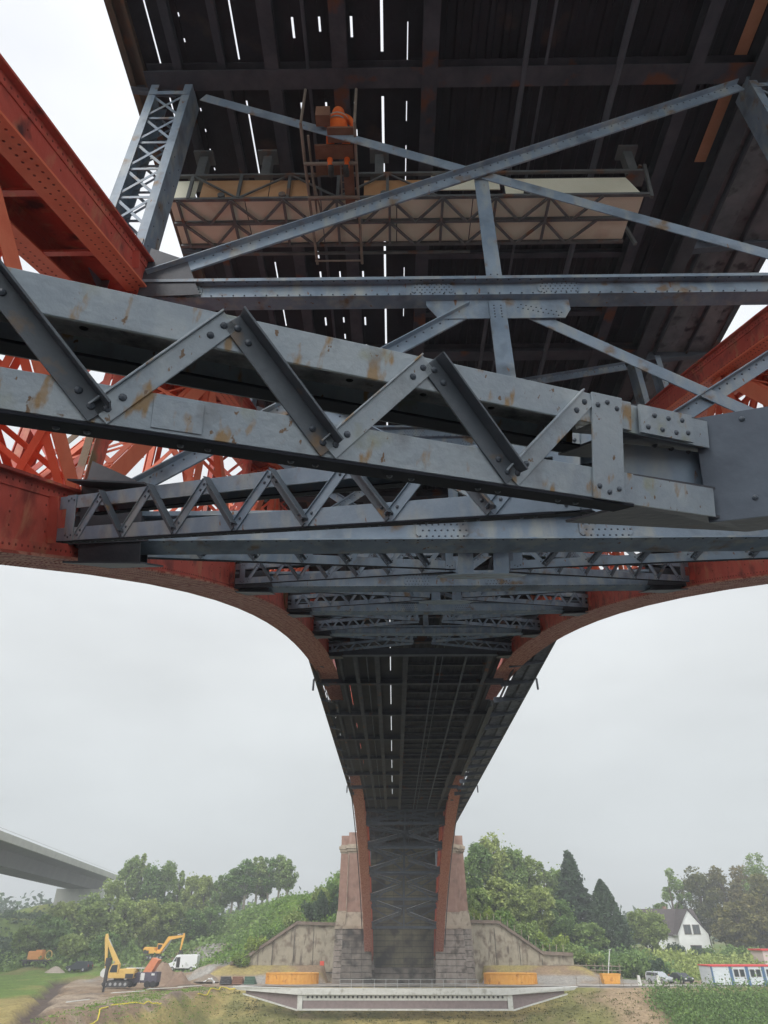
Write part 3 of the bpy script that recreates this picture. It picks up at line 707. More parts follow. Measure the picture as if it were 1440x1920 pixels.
for a, b in ((gy0, ym), (ym, gy1)):
    x = gx0 + 0.2; k = 0
    while x + 1.05 < gx1:
        m.bar((x, a, gz - 0.035), (x + 0.52, b, gz - 0.035), 0.045, 0.045); m.bar((x + 0.52, b, gz - 0.04), (x + 1.04, a, gz - 0.04), 0.045, 0.045)
        if k % 1 == 0: m.bar((x, a, gz - 0.045), (x, b, gz - 0.045), 0.05, 0.04)
        x += 1.04; k += 1
x = gx0 + 0.4; k = 0
while x < 0.6:
    m.bar((x, gy0 - 0.02, gz), (x, gy0 - 0.02, gz + 0.8), 0.06, 0.05, (0, 1, 0))
    m.bar((x, gy0 - 0.02, gz + (0 if k % 2 else 0.78)), (x + 0.98, gy0 - 0.02, gz + (0.78 if k % 2 else 0)), 0.035, 0.03, (0, 1, 0)); x += 0.98; k += 1
for yy in (gy0, gy1): m.bar((gx1, yy, gz - 0.1), (gx1 + (0.08 if yy == gy0 else -0.2), yy, gz + 1.0), 0.06, 0.06, (0, 1, 0))
m.bar((gx1, gy0, gz + 1.0), (gx1 - 0.2, gy1, gz + 1.0), 0.06, 0.06)
inl(m.build('truss_frame', 'gantry'), gan)
x = gx0
for k, wd in enumerate((1.5, 1.5, 1.5, 1.5, 1.5, 1.9)):
    m = MB(); m.box(x + 0.01, min(x + wd, gx1 - 0.1) - 0.01, gy0 + 0.03, ym - 0.04, gz + 0.04, gz + 0.06); m.box(x + 0.01, min(x + wd, gx1 - 0.25) - 0.01, ym + 0.04, gy1 - 0.03, gz + 0.045, gz + 0.065)
    inl(m.build('floor_board', 'cream'), gan); x += wd
for x0, x1, z0, z1, mt in ((gx0, -3.85, 0.1, 0.72, 'cream'), (-3.75, -2.4, 0.1, 0.72, 'creamrust'), (-2.38, -1.6, 0.1, 0.7, 'creamrust'), (-0.5, 0.8, 0.1, 0.66, 'creamrust'),
                           (0.85, 2.2, 0.28, 0.92, 'cream'), (2.3, 4.95, 0.06, 0.66, 'cream')):
    m = MB(); m.prism([V((x0, gy0 + 0.03, gz + z0)), V((x1, gy0 + 0.03, gz + z0)), V((x1 - (0.2 if x1 > 4 else 0), gy0 + 0.05, gz + z1)), V((x0, gy0 + 0.05, gz + z1))], (0, 0.018, 0))
    inl(m.build('side_board', mt), gan)
for x in (-3.9, -2.55, -0.2, 5.0):
    m = MB(); m.box(x - 0.09, x + 0.09, gy0 + 0.1, gy0 + 0.3, gz + 0.8, DZ - 0.35); m.box(x - 0.18, x + 0.18, gy0 - 0.02, gy0 + 0.32, gz + 0.78, gz + 0.84); m.box(x - 0.2, x + 0.2, gy0, gy0 + 0.3, DZ - 0.4, DZ - 0.34)
    inl(m.build('hanger', 'gantry'), gan)
for x in (-3.3, -2.1, -0.1, 2.7):
    m = MB(); m.tube([(x, gy0 - 0.06, gz + 0.08), (x, gy0 + 0.02, gz + 0.08)], 0.07, 10); inl(m.build('roller', 'gantry'), gan)

sca = thing('work_platform', 'small rusty tube scaffold platform with brown boards and a ladder slung under the deck', 'scaffold', (-1.05, 7.6, 12.1))
m = MB(); X0, X1 = -1.55, -0.60; z = 12.06
for x in (X0, X1): m.tube([(x, 6.25, z + 0.02), (x, 6.95, z), (x + 0.02, 9.15, z)], 0.028, 8)
m.tube([(X0, 6.25, z), (X0, 6.3, z + 1.3)], 0.026, 8); m.tube([(X1, 6.25, z), (X1, 6.3, z + 1.3)], 0.026, 8)
for y in (6.95, 7.62, 9.05): m.tube([(X0 - 0.02, y, z - 0.03), (X1 + 0.02, y, z - 0.03)], 0.033 if y < 8 else 0.02, 8)
m.tube([(X0 + 0.1, 6.5, z + 0.1), (X0 + 0.1, 8.9, z + 0.25)], 0.022, 8)
m.tube([(X0 + 0.1, 7.3, z + 0.1), (X0 + 0.25, 8.2, z - 0.05)], 0.02, 8)
inl(m.build('tube_frame', 'tube'), sca)
m = MB(); m.box(X0 + 0.45, X1 - 0.02, 6.35, 6.62, z + 0.06, z + 0.10); m.box(X0 + 0.2, X1 - 0.05, 6.66, 6.92, z + 0.06, z + 0.10); m.box(X1 - 0.25, X1 - 0.06, 6.95, 7.85, z + 0.02, z + 0.06)
m.box(X0 + 0.15, X0 + 0.7, 7.2, 7.4, z + 0.35, z + 0.40); m.box(X0 + 0.25, X0 + 0.5, 6.2, 6.4, z + 0.2, z + 0.5)
inl(m.build('plank', 'brownboard'), sca)
m = MB()
for x in (-0.92, -0.80): m.tube([(x, 7.2, z + 0.35), (x, 7.75, z + 0.1)], 0.015, 6)
for k in range(5): y = 7.25 + 0.11 * k; m.tube([(-0.92, y, z + 0.33 - 0.05 * k), (-0.80, y, z + 0.33 - 0.05 * k)], 0.01, 6)
inl(m.build('ladder', 'tube'), sca)
m = MB()
for x in (X0 + 0.05, X1 - 0.05):
    m.bar((x, 8.0, z), (x, 8.0, DZ - 0.05), 0.02, 0.02)
inl(m.build('hanger', 'gantry'), sca)

# the worker: kneeling on the boards, arms raised in front of the chest
M['hivis'] = mat('orange_workwear', (0.80, 0.13, 0.02), (0.88, 0.19, 0.03), 6, 0.8, 0.3, 20)
M['skin'] = mat('skin', (0.50, 0.28, 0.19))
M['boot'] = mat('dark_boots', (0.03, 0.03, 0.03))
M['hood'] = mat('orange_hood', (0.72, 0.12, 0.02), (0.84, 0.2, 0.04), 7, 0.8)
def skinned(name, verts, edges, radii, material, root=0, sub=2):
    me = bpy.data.meshes.new(name); me.from_pydata(verts, edges, []); me.update(); me.materials.append(M[material])
    o = bpy.data.objects.new(name, me); COL.objects.link(o)
    sk = o.modifiers.new('skin', 'SKIN')
    if not me.skin_vertices: 
        import bmesh
        bm = bmesh.new(); bm.from_mesh(me); bm.verts.layers.skin.verify(); bm.to_mesh(me); bm.free()
    for k, r in enumerate(radii):
        sv = me.skin_vertices[0].data[k]; sv.radius = (r, r) if not isinstance(r, tuple) else r; sv.use_root = (k == root)
    sk.use_smooth_shade = True
    o.modifiers.new('sub', 'SUBSURF').render_levels = sub; o.modifiers['sub'].levels = sub
    return o
PW = V((-0.93, 6.46, 12.06))
vs = [(0, 0.02, .36), (0, 0.03, .52), (0, 0.0, .70), (0, -.03, .84), (0, -.03, .93), (0, -.04, 1.02), (0, -.05, 1.12),      # pelvis..head
      (.10, 0.0, .34), (.15, -.42, .36), (.14, -.50, -.14), (.14, -.62, -.20),       # right thigh, knee, ankle, toe
      (-.10, 0.0, .34), (-.15, -.42, .36), (-.14, -.50, -.14), (-.14, -.62, -.20),
      (.17, -.02, .83), (.27, -.08, .60), (.07, -.24, .50), (.0, -.28, .53),
      (-.17, -.02, .83), (-.27, -.08, .60), (-.12, -.25, .66), (-.04, -.28, .72)]
ed = [(0,1),(1,2),(2,3),(3,4),(4,5),(5,6),(0,7),(7,8),(8,9),(9,10),(0,11),(11,12),(12,13),(13,14),(3,15),(15,16),(16,17),(17,18),(3,19),(19,20),(20,21),(21,22)]
rd = [.14,.14,(.17,.13),(.13,.10),.06,.10,.085,.105,.07,.05,.045,.105,.07,.05,.045,.075,.06,.05,.035,.075,.06,.05,.035]
vs = [(x * 1.1, -y, z * .74 + .02) for x, y, z in vs]
per = skinned('person', [tuple(PW + V(v)) for v in vs], ed, rd, 'hivis')
tag(per, 'worker in orange overalls and hood sitting hunched on the slung platform under the deck', 'person')
# skin parts: face with features, hands with fingers
def ball(m, c, r, n=12, s=(1, 1, 1)):
    c = V(c); rings = n // 2; i0 = len(m.v)
    for a in range(1, rings):
        th = math.pi * a / rings
        for b in range(n):
            ph = 2 * math.pi * b / n; m.v.append((c.x + r*s[0]*math.sin(th)*math.cos(ph), c.y + r*s[1]*math.sin(th)*math.sin(ph), c.z + r*s[2]*math.cos(th)))
    m.v.append((c.x, c.y, c.z + r*s[2])); m.v.append((c.x, c.y, c.z - r*s[2])); t = len(m.v) - 2
    for a in range(rings - 2):
        for b in range(n):
            j = (b+1) % n; m.f.append((i0 + a*n + b, i0 + (a+1)*n + b, i0 + (a+1)*n + j, i0 + a*n + j))
    for b in range(n):
        j = (b+1) % n; m.f.append((t, i0 + b, i0 + j)); m.f.append((t+1, i0 + (rings-2)*n + j, i0 + (rings-2)*n + b))
fm = MB(); hc = PW + V((0, .05, .81))
ball(fm, hc + V((0, .045, -.005)), .078, 14, (.9, .9, 1.15)); ball(fm, hc + V((0, .125, -.01)), .014, 8, (.8, 1, 1.5))
ball(fm, hc + V((0, .11, -.055)), .02, 8, (1.2, .5, .4))
f_ = fm.build('face', 'skin', None, smooth=True); f_.parent = per
for sx in (-.028, .028):
    em = MB(); ball(em, hc + V((sx, .112, .018)), .011, 8)
    e_ = em.build('eye', 'boot', None); e_.parent = per
hm = MB(); ball(hm, hc + V((0, -.012, .02)), .118, 16, (1, 1, 1.12)); h_ = hm.build('hood', 'hood', None, smooth=True); h_.parent = per
for c, up in ((PW + V((.0, .28, .41)), .6), (PW + V((-.04, .28, .55)), 1.0)):
    hd = MB(); ball(hd, c + V((0, .03, .02)), .042, 10, (.95, .5, 1.1))
    for k in range(4):
        x = -.03 + .02 * k; ln = (.055, .07, .075, .06)[k]
        hd.tube([c + V((x, .035, .05)), c + V((x, .05, .05 + ln * .55)), c + V((x, .075, .05 + ln * .8))], .0085, 6)
    hd.tube([c + V((.035, .03, .0)), c + V((.06, .045, .03)), c + V((.055, .06, .055))], .010, 6)
    h2 = hd.build('hand', 'skin', None, smooth=True); h2.parent = per
for sx in (.14, -.14):
    bm_ = MB(); bm_.tube([PW + V((sx, .49, -.08)), PW + V((sx, .56, -.14)), PW + V((sx, .66, -.15))], .055, 8)
    b_ = bm_.build('boot', 'boot', None, smooth=True); b_.parent = per
sm_ = MB()                                     # reflective bands on the jacket
for z_, r1, r2 in ((.36, .168, .155), (.49, .196, .148)):
    i = len(sm_.v)
    for zz in (0, .035):
        for k in range(20):
            a = k * 2 * math.pi / 20; sm_.v.append(tuple(PW + V((r1 * math.cos(a), r2 * math.sin(a) - .005, z_ + zz))))
    for k in range(20): sm_.f.append((i + k, i + (k+1) % 20, i + 20 + (k+1) % 20, i + 20 + k))
M['band'] = mat('grey_band', (0.35, 0.36, 0.34)); s2 = sm_.build('reflective_band', 'band', None); s2.parent = per

# ================================================================== the ground
import numpy as np
TREES = [(-73.3,165,-3.2,7.4,3.4,'r'),(-71.1,168,-2.8,9.4,3.8,'r'),(-67.8,172,-3.4,12.2,4.1,'r'),(-66.3,180,-2.5,14.9,4.0,'r'),(-65.5,188,-1.6,19.0,3.1,'r'),(-63.2,190,-1.6,19.9,2.9,'o'),(-59.6,188,-1.6,17.8,2.9,'r'),(-56.9,190,-1.1,17.4,3.3,'r'),(-53.5,190,-0.5,14.8,2.9,'o'),(-50.2,190,0.0,13.7,2.6,'r'),(-47.0,190,1.1,11.9,2.6,'r'),(-43.8,190,1.7,11.4,2.4,'o'),(-40.3,192,3.9,10.7,2.9,'s'),(-37.3,192,4.8,11.7,2.6,'s'),(-34.8,194,5.3,12.1,2.4,'s'),(-31.9,194,5.7,11.5,2.3,'s'),(-29.2,194,6.0,11.7,2.3,'s'),(-26.7,192,6.2,10.4,2.0,'s'),(-43.3,196,3.1,9.2,2.3,'s'),(-39.8,198,4.0,9.6,2.3,'s'),(-33.8,198,5.2,8.4,2.3,'s'),(-67.3,158,-4.0,7.2,3.2,'r'),(-61.8,160,-4.0,10.1,3.3,'r'),(-56.7,162,-3.6,10.8,3.3,'r'),(-52.6,166,-3.2,10.6,3.4,'r'),(-48.2,168,-2.8,9.2,3.2,'r'),(-44.1,170,-2.4,7.8,2.9,'r'),(-40.3,172,-1.9,8.0,2.9,'r'),(-74.6,160,-4.0,5.9,2.7,'r'),(-61.6,152,-4.2,4.7,2.6,'r'),(-55.5,152,-4.3,5.2,2.6,'r'),
 (19.2,170,3.5,14.8,3.6,'r'),(23.0,172,3.5,17.7,4.2,'r'),(26.7,172,2.0,16.3,3.8,'r'),(30.8,175,1.0,15.1,3.6,'r'),(35.0,178,-0.5,15.7,3.4,'o'),(38.8,180,-1.5,16.0,3.3,'r'),(17.3,168,3.9,11.8,2.3,'r'),(20.4,158,0.9,9.9,3.6,'r'),(25.0,158,-0.4,10.2,3.8,'r'),(30.0,160,-1.8,10.7,3.8,'r'),(16.6,152,2.2,5.9,2.6,'r'),(33.9,160,-2.7,9.7,3.2,'r'),(38.8,158,-3.5,5.8,3.2,'r'),(39.5,170,-3.5,19.9,4.9,'c'),(44.5,165,-3.7,14.1,3.9,'t'),(72.3,240,-3.3,7.9,3.5,'r'),(54.2,172,-3.4,8.8,3.2,'r'),(55.2,168,-3.7,8.6,2.8,'r'),(69.8,195,-3.8,18.5,6.0,'o'),(78.9,200,-3.9,19.4,6.1,'a'),(85.5,200,-3.9,19.0,6.1,'a'),(90.5,198,-3.8,19.1,6.0,'a'),(76.5,176,-4.4,11.0,5.3,'a'),(81.7,176,-4.4,12.1,5.3,'a'),(85.7,180,-4.5,16.7,5.5,'a'),(90.5,190,-3.7,21.4,3.9,'s')]
BUSH = [(-26.4,137,-3.4,1.8,1.8),(-24.1,139,-2.3,2.4,1.9),(-21.3,141,-0.8,2.4,2.1),(-18.3,143,0.8,2.8,2.1),(-15.2,145,2.1,3.8,2.2),(-12.4,147,2.6,4.4,2.0),(-14.3,150,4.8,3.2,1.9),(-12.0,152,6.7,2.8,1.6),
 (16.1,143,1.7,2.8,1.9),(20.0,144,0.8,3.3,2.4),(24.2,144,-0.8,3.3,2.4),(28.1,143,-2.4,2.9,2.4),(31.5,142,-3.5,2.4,2.3),(34.7,142,-4.2,2.3,2.3),(38.3,142,-4.7,2.7,2.8),(41.7,140,-5.6,3.4,2.7),(45.1,142,-5.5,2.8,2.3),
 (56.7,170,-4.2,2.8,2.2),(60.2,172,-4.3,2.9,2.0),(65.0,170,-4.7,2.8,2.2),(66.8,165,-5.0,3.3,2.7),(69.5,160,-4.5,2.6,2.6)]
ctl = [(a, b, c) for a, b, c, *_ in TREES + BUSH]
ctl += [(x, y, 13.5 - max(0, abs(x - 1.5) - 8) * 0.9) for x in (-8, 0, 8) for y in (156, 175, 200, 230)]
ctl += [(x, 139.5, z) for x, z in ((-11, 1.2), (-14, 1.4), (-17, 1.6), (-20, .2), (-23, -1.4), (-26, -3.2), (-29, -4.8), (14, 1.8), (17, 1.8), (20, -.2), (23, -1.8), (26, -3.0), (32, -4.6))]
ctl += [(-20, 160, 6.5), (-22, 178, 8), (-28, 175, 5.0), (-34, 160, -1.0), (-16, 190, 9), (-26, 205, 7), (-30, 150, -3.4), (-24, 150, 1.0), (-35, 150, -5.2), (14, 175, 8), (12, 200, 9)]
ctl += [(x, y, -5.6) for x in (-90, -75, -60, -48, -38) for y in (140, 148)] + [(x, 140, -6.3) for x in (35, 45, 55, 65, 80, 100)]
ctl += [(62, 178, -3.6), (68, 180, -3.6), (60, 186, -3.6), (72, 186, -3.6), (66, 192, -3.6), (-85, 225, 5), (-95, 225, 8), (-75, 210, 1), (-100, 205, 4), (-90, 180, -2), (-110, 160, -4), (110, 160, -4), (110, 200, -3), (50, 210, -3), (50, 260, -3), (0, 300, 8), (-60, 260, 3), (100, 300, -3), (-150, 300, 5), (-150, 200, 0), (160, 200, -3)]
ctl = np.array(ctl, float)
def edge_y(x):
    return np.where(x > -25, 123.5, np.where(x > -36, 123.5 + (x + 25) * 3.4, 86.0))
def height(x, y):
    x = np.asarray(x, float); y = np.asarray(y, float)
    d2 = (x[..., None] - ctl[:, 0]) ** 2 + (y[..., None] - ctl[:, 1]) ** 2
    wt = 1 / (d2 + 4) ** 1.9
    hill = (wt * ctl[:, 2]).sum(-1) / wt.sum(-1)
    t = np.clip((y - 137.6) / 1.8, 0, 1); t = t * t * (3 - 2 * t)
    bench = np.where(x < -30, -6.4 - np.clip(138 - y, 0, 60) * 0.016, -6.5)
    tt = np.where(np.abs(x - 1.5) < 36, t, np.clip((y - 134) / 14, 0, 1))
    berm = np.clip((y - 131.5) / 5.5, 0, 1) * 2.3 * np.where(np.abs(x - 1.5) > 13.2, 1, 0) * np.clip((36 - np.abs(x - 1.5)) / 6, 0, 1)
    bench = bench + berm
    z = bench * (1 - tt) + hill * tt
    ey = edge_y(x)
    drop = np.clip(ey - y, 0, None)
    z = z - np.where(drop < 7, drop * 0.30, 2.1 + (drop - 7) * 0.33)
    z = np.where(y < 112, np.maximum(z, -18.0), z)
    near = np.where(y < 2, -1.75, np.maximum(-1.75 - (y - 2) * 1.6, -18))
    z = np.where(y < 60, near, z)
    z = np.where((y < 2) & (np.abs(x - CX) > 9), -4.5, z)
    return z
def hz(x, y): return float(height(np.array([x]), np.array([y]))[0])
def axis_pts(a, b, st, lo, hi):
    pts = list(np.arange(a, b + 0.01, st)); s_ = st * 1.5; p_ = a
    while p_ > lo: p_ -= s_; s_ *= 1.35; pts.insert(0, max(p_, lo))
    s_ = st * 1.5; p_ = b
    while p_ < hi: p_ += s_; s_ *= 1.35; pts.append(min(p_, hi))
    return np.array(pts)
gxs = axis_pts(-100, 105, 0.8, -600, 600)
gys = np.concatenate([axis_pts(-10, 20, 2, -120, 60)[:-1], axis_pts(60, 205, 0.8, 60, 800)])
GX, GY = np.meshgrid(gxs, gys)
GZ = height(GX, GY)
rng = np.random.RandomState(3)
def fbm(x, y, s, seed):
    out_ = np.zeros_like(x); 
    rr = np.random.RandomState(seed)
    for o_ in range(5):
        for _ in range(3):
            a, ph = rr.rand() * 6.28, rr.rand() * 6.28
            out_ += np.sin((x * np.cos(a) + y * np.sin(a)) / s * (1.9 ** o_) + ph + 2 * np.sin((x * np.sin(a) - y * np.cos(a)) / s * (1.6 ** o_) + ph)) / (1.6 ** o_)
    return out_ / 5
f1 = fbm(GX, GY, 9, 1); f2 = fbm(GX, GY, 3.0, 2); f3 = fbm(GX, GY, 1.2, 5)
mud = ((GX < -28) & (GX > -62) & (GY > 88) & (GY < 136))
GZ = GZ + np.where(GY > 60, f3 * 0.05, 0) + np.where(mud & (GX > -46), (f2 + f3) * 0.22, 0) + np.where((GY < edge_y(GX)) & (GY > 90), f2 * 0.12, 0)
col = np.zeros(GX.shape + (3,))
grass = np.array([.105, .15, .04]); lush = np.array([.14, .21, .045]); dry = np.array([.33, .265, .105]); soil = np.array([.26, .185, .12]); sand = np.array([.33, .24, .15]); gravel = np.array([.30, .28, .25]); darkm = np.array([.10, .075, .06]); olive = np.array([.20, .19, .07])
def mixc(a, b, t): return a * (1 - t[..., None]) + b * t[..., None]
sm = lambda v: np.clip(v * 2.2 + 0.5, 0, 1)
base = mixc(grass + 0 * col, lush + 0 * col, sm(f1 + f2 * .5))
col = mixc(base, olive + 0 * col, sm(f2 - .2))
below = GY < edge_y(GX)
slopec = mixc(dry + 0 * col, olive + 0 * col, sm(f1 * .8 + f2 - .1)); slopec = mixc(slopec, soil + 0 * col, sm(f3 + f2 - .7) * .6)
slr = mixc(soil + 0 * col, olive + 0 * col, sm(f1 + f2 * .6 - .15)); slr = mixc(slr, sand + 0 * col, sm((1 - np.abs(GX - 33.5) / 4.5) * 1.0 - .3 + f2 * .5))
slopec = np.where((GX > 24)[..., None], slr, slopec)
slopec = np.where((GX < -27)[..., None], mixc(mixc(lush + 0 * col, dry + 0 * col, sm(f1 + .45 + (GX + 33) * .1)), olive + 0 * col, sm(f2 - .3)), slopec)
col = np.where(below[..., None] & (GX > -38)[..., None], slopec, col)
bench_m = (~below) & (GY < 138)
bc = mixc(gravel + 0 * col, soil + 0 * col, sm(f2 + f3 * .5 - .25 + np.clip(-GX - 20, 0, 20) * .06))
col = np.where((bench_m & (GX > -48))[..., None], bc, col)
# dirt works on the left between the field and the slope
fl = -39.5 - (GY - 86) * 0.36 + f2 * 1.2        # edge of the green field
dirt = (GX > fl) & (GX < -25) & (GY > 80) & (GY < 137) & (~below | (GX > fl))
trench = np.abs(GX - fl - 1.5) < 1.6
top_slope = (GX > -34.5 + (GY - 86) * 0.25) & (GY < 124)
dc = mixc(soil + 0 * col, np.array([.33, .26, .19]) + 0 * col, sm(f1 + f3 * .6)); dc = mixc(dc, darkm + 0 * col, sm(f2 + f3 - .5) * .7)
dm = dirt & ~top_slope
col = np.where(dm[..., None], dc, col); col = np.where((dm & trench)[..., None], darkm * 1.1 + 0 * col, col)
GZ = GZ - np.where(dm & trench, 0.7, 0)
field = (GX <= fl) & (GY < 142) & (GY > 70)
col = np.where(field[..., None], mixc(lush + 0 * col, dry * .95 + 0 * col, sm(f1 * .7 + (GX + 52) * .05)), col)
yard = (GY >= 134) & (GY < 160) & (GX > -52) & (GX < -26)
col = np.where(yard[..., None], mixc(gravel + 0 * col, soil + 0 * col, sm(f2)), col)
wallf = (GY > 134) & (GY < 140) & (np.abs(GX - 1.5) < 32)
col = np.where(wallf[..., None], mixc(soil + 0 * col, dry + 0 * col, sm(f2)), col)
col = np.where((GY < 60)[..., None], np.array([.16, .155, .15]), col)
col = np.clip(col * (1 + .18 * f3[..., None]), .01, 1)
ny, nx = GX.shape
vv = np.stack([GX, GY, GZ], -1).reshape(-1, 3)
idx = np.arange(ny * nx).reshape(ny, nx)
ff = np.stack([idx[:-1, :-1], idx[:-1, 1:], idx[1:, 1:], idx[1:, :-1]], -1).reshape(-1, 4)
me = bpy.data.meshes.new('ground'); me.from_pydata(vv.tolist(), [], ff.tolist()); me.update()
ca = me.color_attributes.new('tone', 'FLOAT_COLOR', 'POINT')
ca.data.foreach_set('color', np.concatenate([col.reshape(-1, 3), np.ones((ny * nx, 1))], 1).ravel())
gm = bpy.data.materials.new('earth_and_grass'); gm.use_nodes = True; t = gm.node_tree; b = t.nodes['Principled BSDF']; b.inputs['Roughness'].default_value = 0.95; b.inputs['Specular IOR Level'].default_value = 0.1
at_ = N(t, 'ShaderNodeAttribute', attribute_name='tone'); n1 = N(t, 'ShaderNodeTexNoise'); n1.inputs['Scale'].default_value = 2.5; n1.inputs['Detail'].default_value = 8; n1.inputs['Roughness'].default_value = .7
co = N(t, 'ShaderNodeTexCoord'); t.links.new(co.outputs['Object'], n1.inputs[0])
mr_ = N(t, 'ShaderNodeMapRange'); mr_.inputs[1].default_value = .3; mr_.inputs[2].default_value = .7; mr_.inputs[3].default_value = .65; mr_.inputs[4].default_value = 1.4
t.links.new(n1.outputs[0], mr_.inputs[0]); v_ = N(t, 'ShaderNodeVectorMath', operation='SCALE'); t.links.new(at_.outputs['Color'], v_.inputs[0]); t.links.new(mr_.outputs[0], v_.inputs['Scale']); t.links.new(v_.outputs[0], b.inputs['Base Color'])
bp = N(t, 'ShaderNodeBump'); bp.inputs['Strength'].default_value = .5; bp.inputs['Distance'].default_value = .25; t.links.new(n1.outputs[0], bp.inputs['Height']); t.links.new(bp.outputs[0], b.inputs['Normal'])
me.materials.append(gm)
for p in me.polygons: p.use_smooth = True
go = bpy.data.objects.new('ground', me); COL.objects.link(go); tag(go, kind='structure')
M['water'] = mat('canal_water', (0.05, 0.06, 0.065), (0.06, 0.075, 0.08), 0.3, 0.08, 0.4, 1.2)
m = MB(); m.quad((-600, 8, -16.5), (600, 8, -16.5), (600, 97, -16.5), (-600, 97, -16.5)); tag(m.build('canal_water', 'water'), kind='structure')
M['gravel'] = mat('gravel_track', (0.30, 0.28, 0.25), (0.42, 0.39, 0.35), 1.2, 0.95, 0.4, 6, (0.22, 0.17, 0.12), .6, (.5, .65))
m = MB()     # service track along the bank
xs_ = np.arange(-24, 100, 2.0)
for a, c in zip(xs_[:-1], xs_[1:]):
    m.quad((a, 124.2 + .4 * math.sin(a * .3), -6.42), (c, 124.2 + .4 * math.sin(c * .3), -6.42), (c, 129.2 + .5 * math.sin(c * .2), -6.42), (a, 129.2 + .5 * math.sin(a * .2), -6.42))
tag(m.build('road', 'gravel'), kind='structure')

# ================================================================== masonry towers and the abutment
M['brick'] = mat('red_brick', (0.27, 0.155, 0.12), (0.35, 0.22, 0.17), 1.3, 0.9, 0.2, 12, (0.20, 0.13, 0.10), .8, (.55, .7), streak=((0.40, 0.27, 0.22), 2.0, (.55, .75), (1, 1, .2)))
M['sand'] = mat('sandstone', (0.33, 0.27, 0.20), (0.43, 0.36, 0.28), 1.2, 0.9, 0.3, 8, (0.16, 0.12, 0.09), .9, (.52, .7))
M['darkstone'] = mat('sooty_rustic_stone', (0.10, 0.085, 0.075), (0.22, 0.19, 0.16), .9, 0.9, 0.5, 5, (0.055, 0.05, 0.045), .5, (.5, .62))
M['joint'] = mat('deep_joint', (0.03, 0.027, 0.025))
M['greystone'] = mat('grey_rustic_stone', (0.24, 0.20, 0.17), (0.36, 0.31, 0.27), 1.2, 0.9, 0.5, 6, (0.13, 0.11, 0.09), .8, (.5, .65))
M['mosswall'] = mat('mossy_wall', (0.12, 0.105, 0.075), (0.24, 0.22, 0.14), .45, 0.9, 0.4, 5, (0.07, 0.06, 0.055), .35, (.48, .6))
def courses(m, x0, x1, y0, y1, z0, z1, n, batter=0.0, jit=0.0, proud=0.06, rnd=None):
    """stack of stone courses with recessed joints, between z0 and z1"""
    h = (z1 - z0) / n
    for k in range(n):
        a, b = z0 + h * k + 0.05, z0 + h * (k + 1) - 0.02
        bt = batter * (n - k) / n; nblk = max(1, int((x1 - x0) / 1.5))
        xs = [x0 - bt + (x1 - x0 + 2 * bt) * q / nblk for q in range(nblk + 1)]
        off = 0.4 if k % 2 else 0
        for q in range(nblk):
            pr = random.uniform(0, jit)
            m.box(xs[q] + .02, xs[q + 1] - .02, y0 - bt * .6 - pr, y1, a, b)
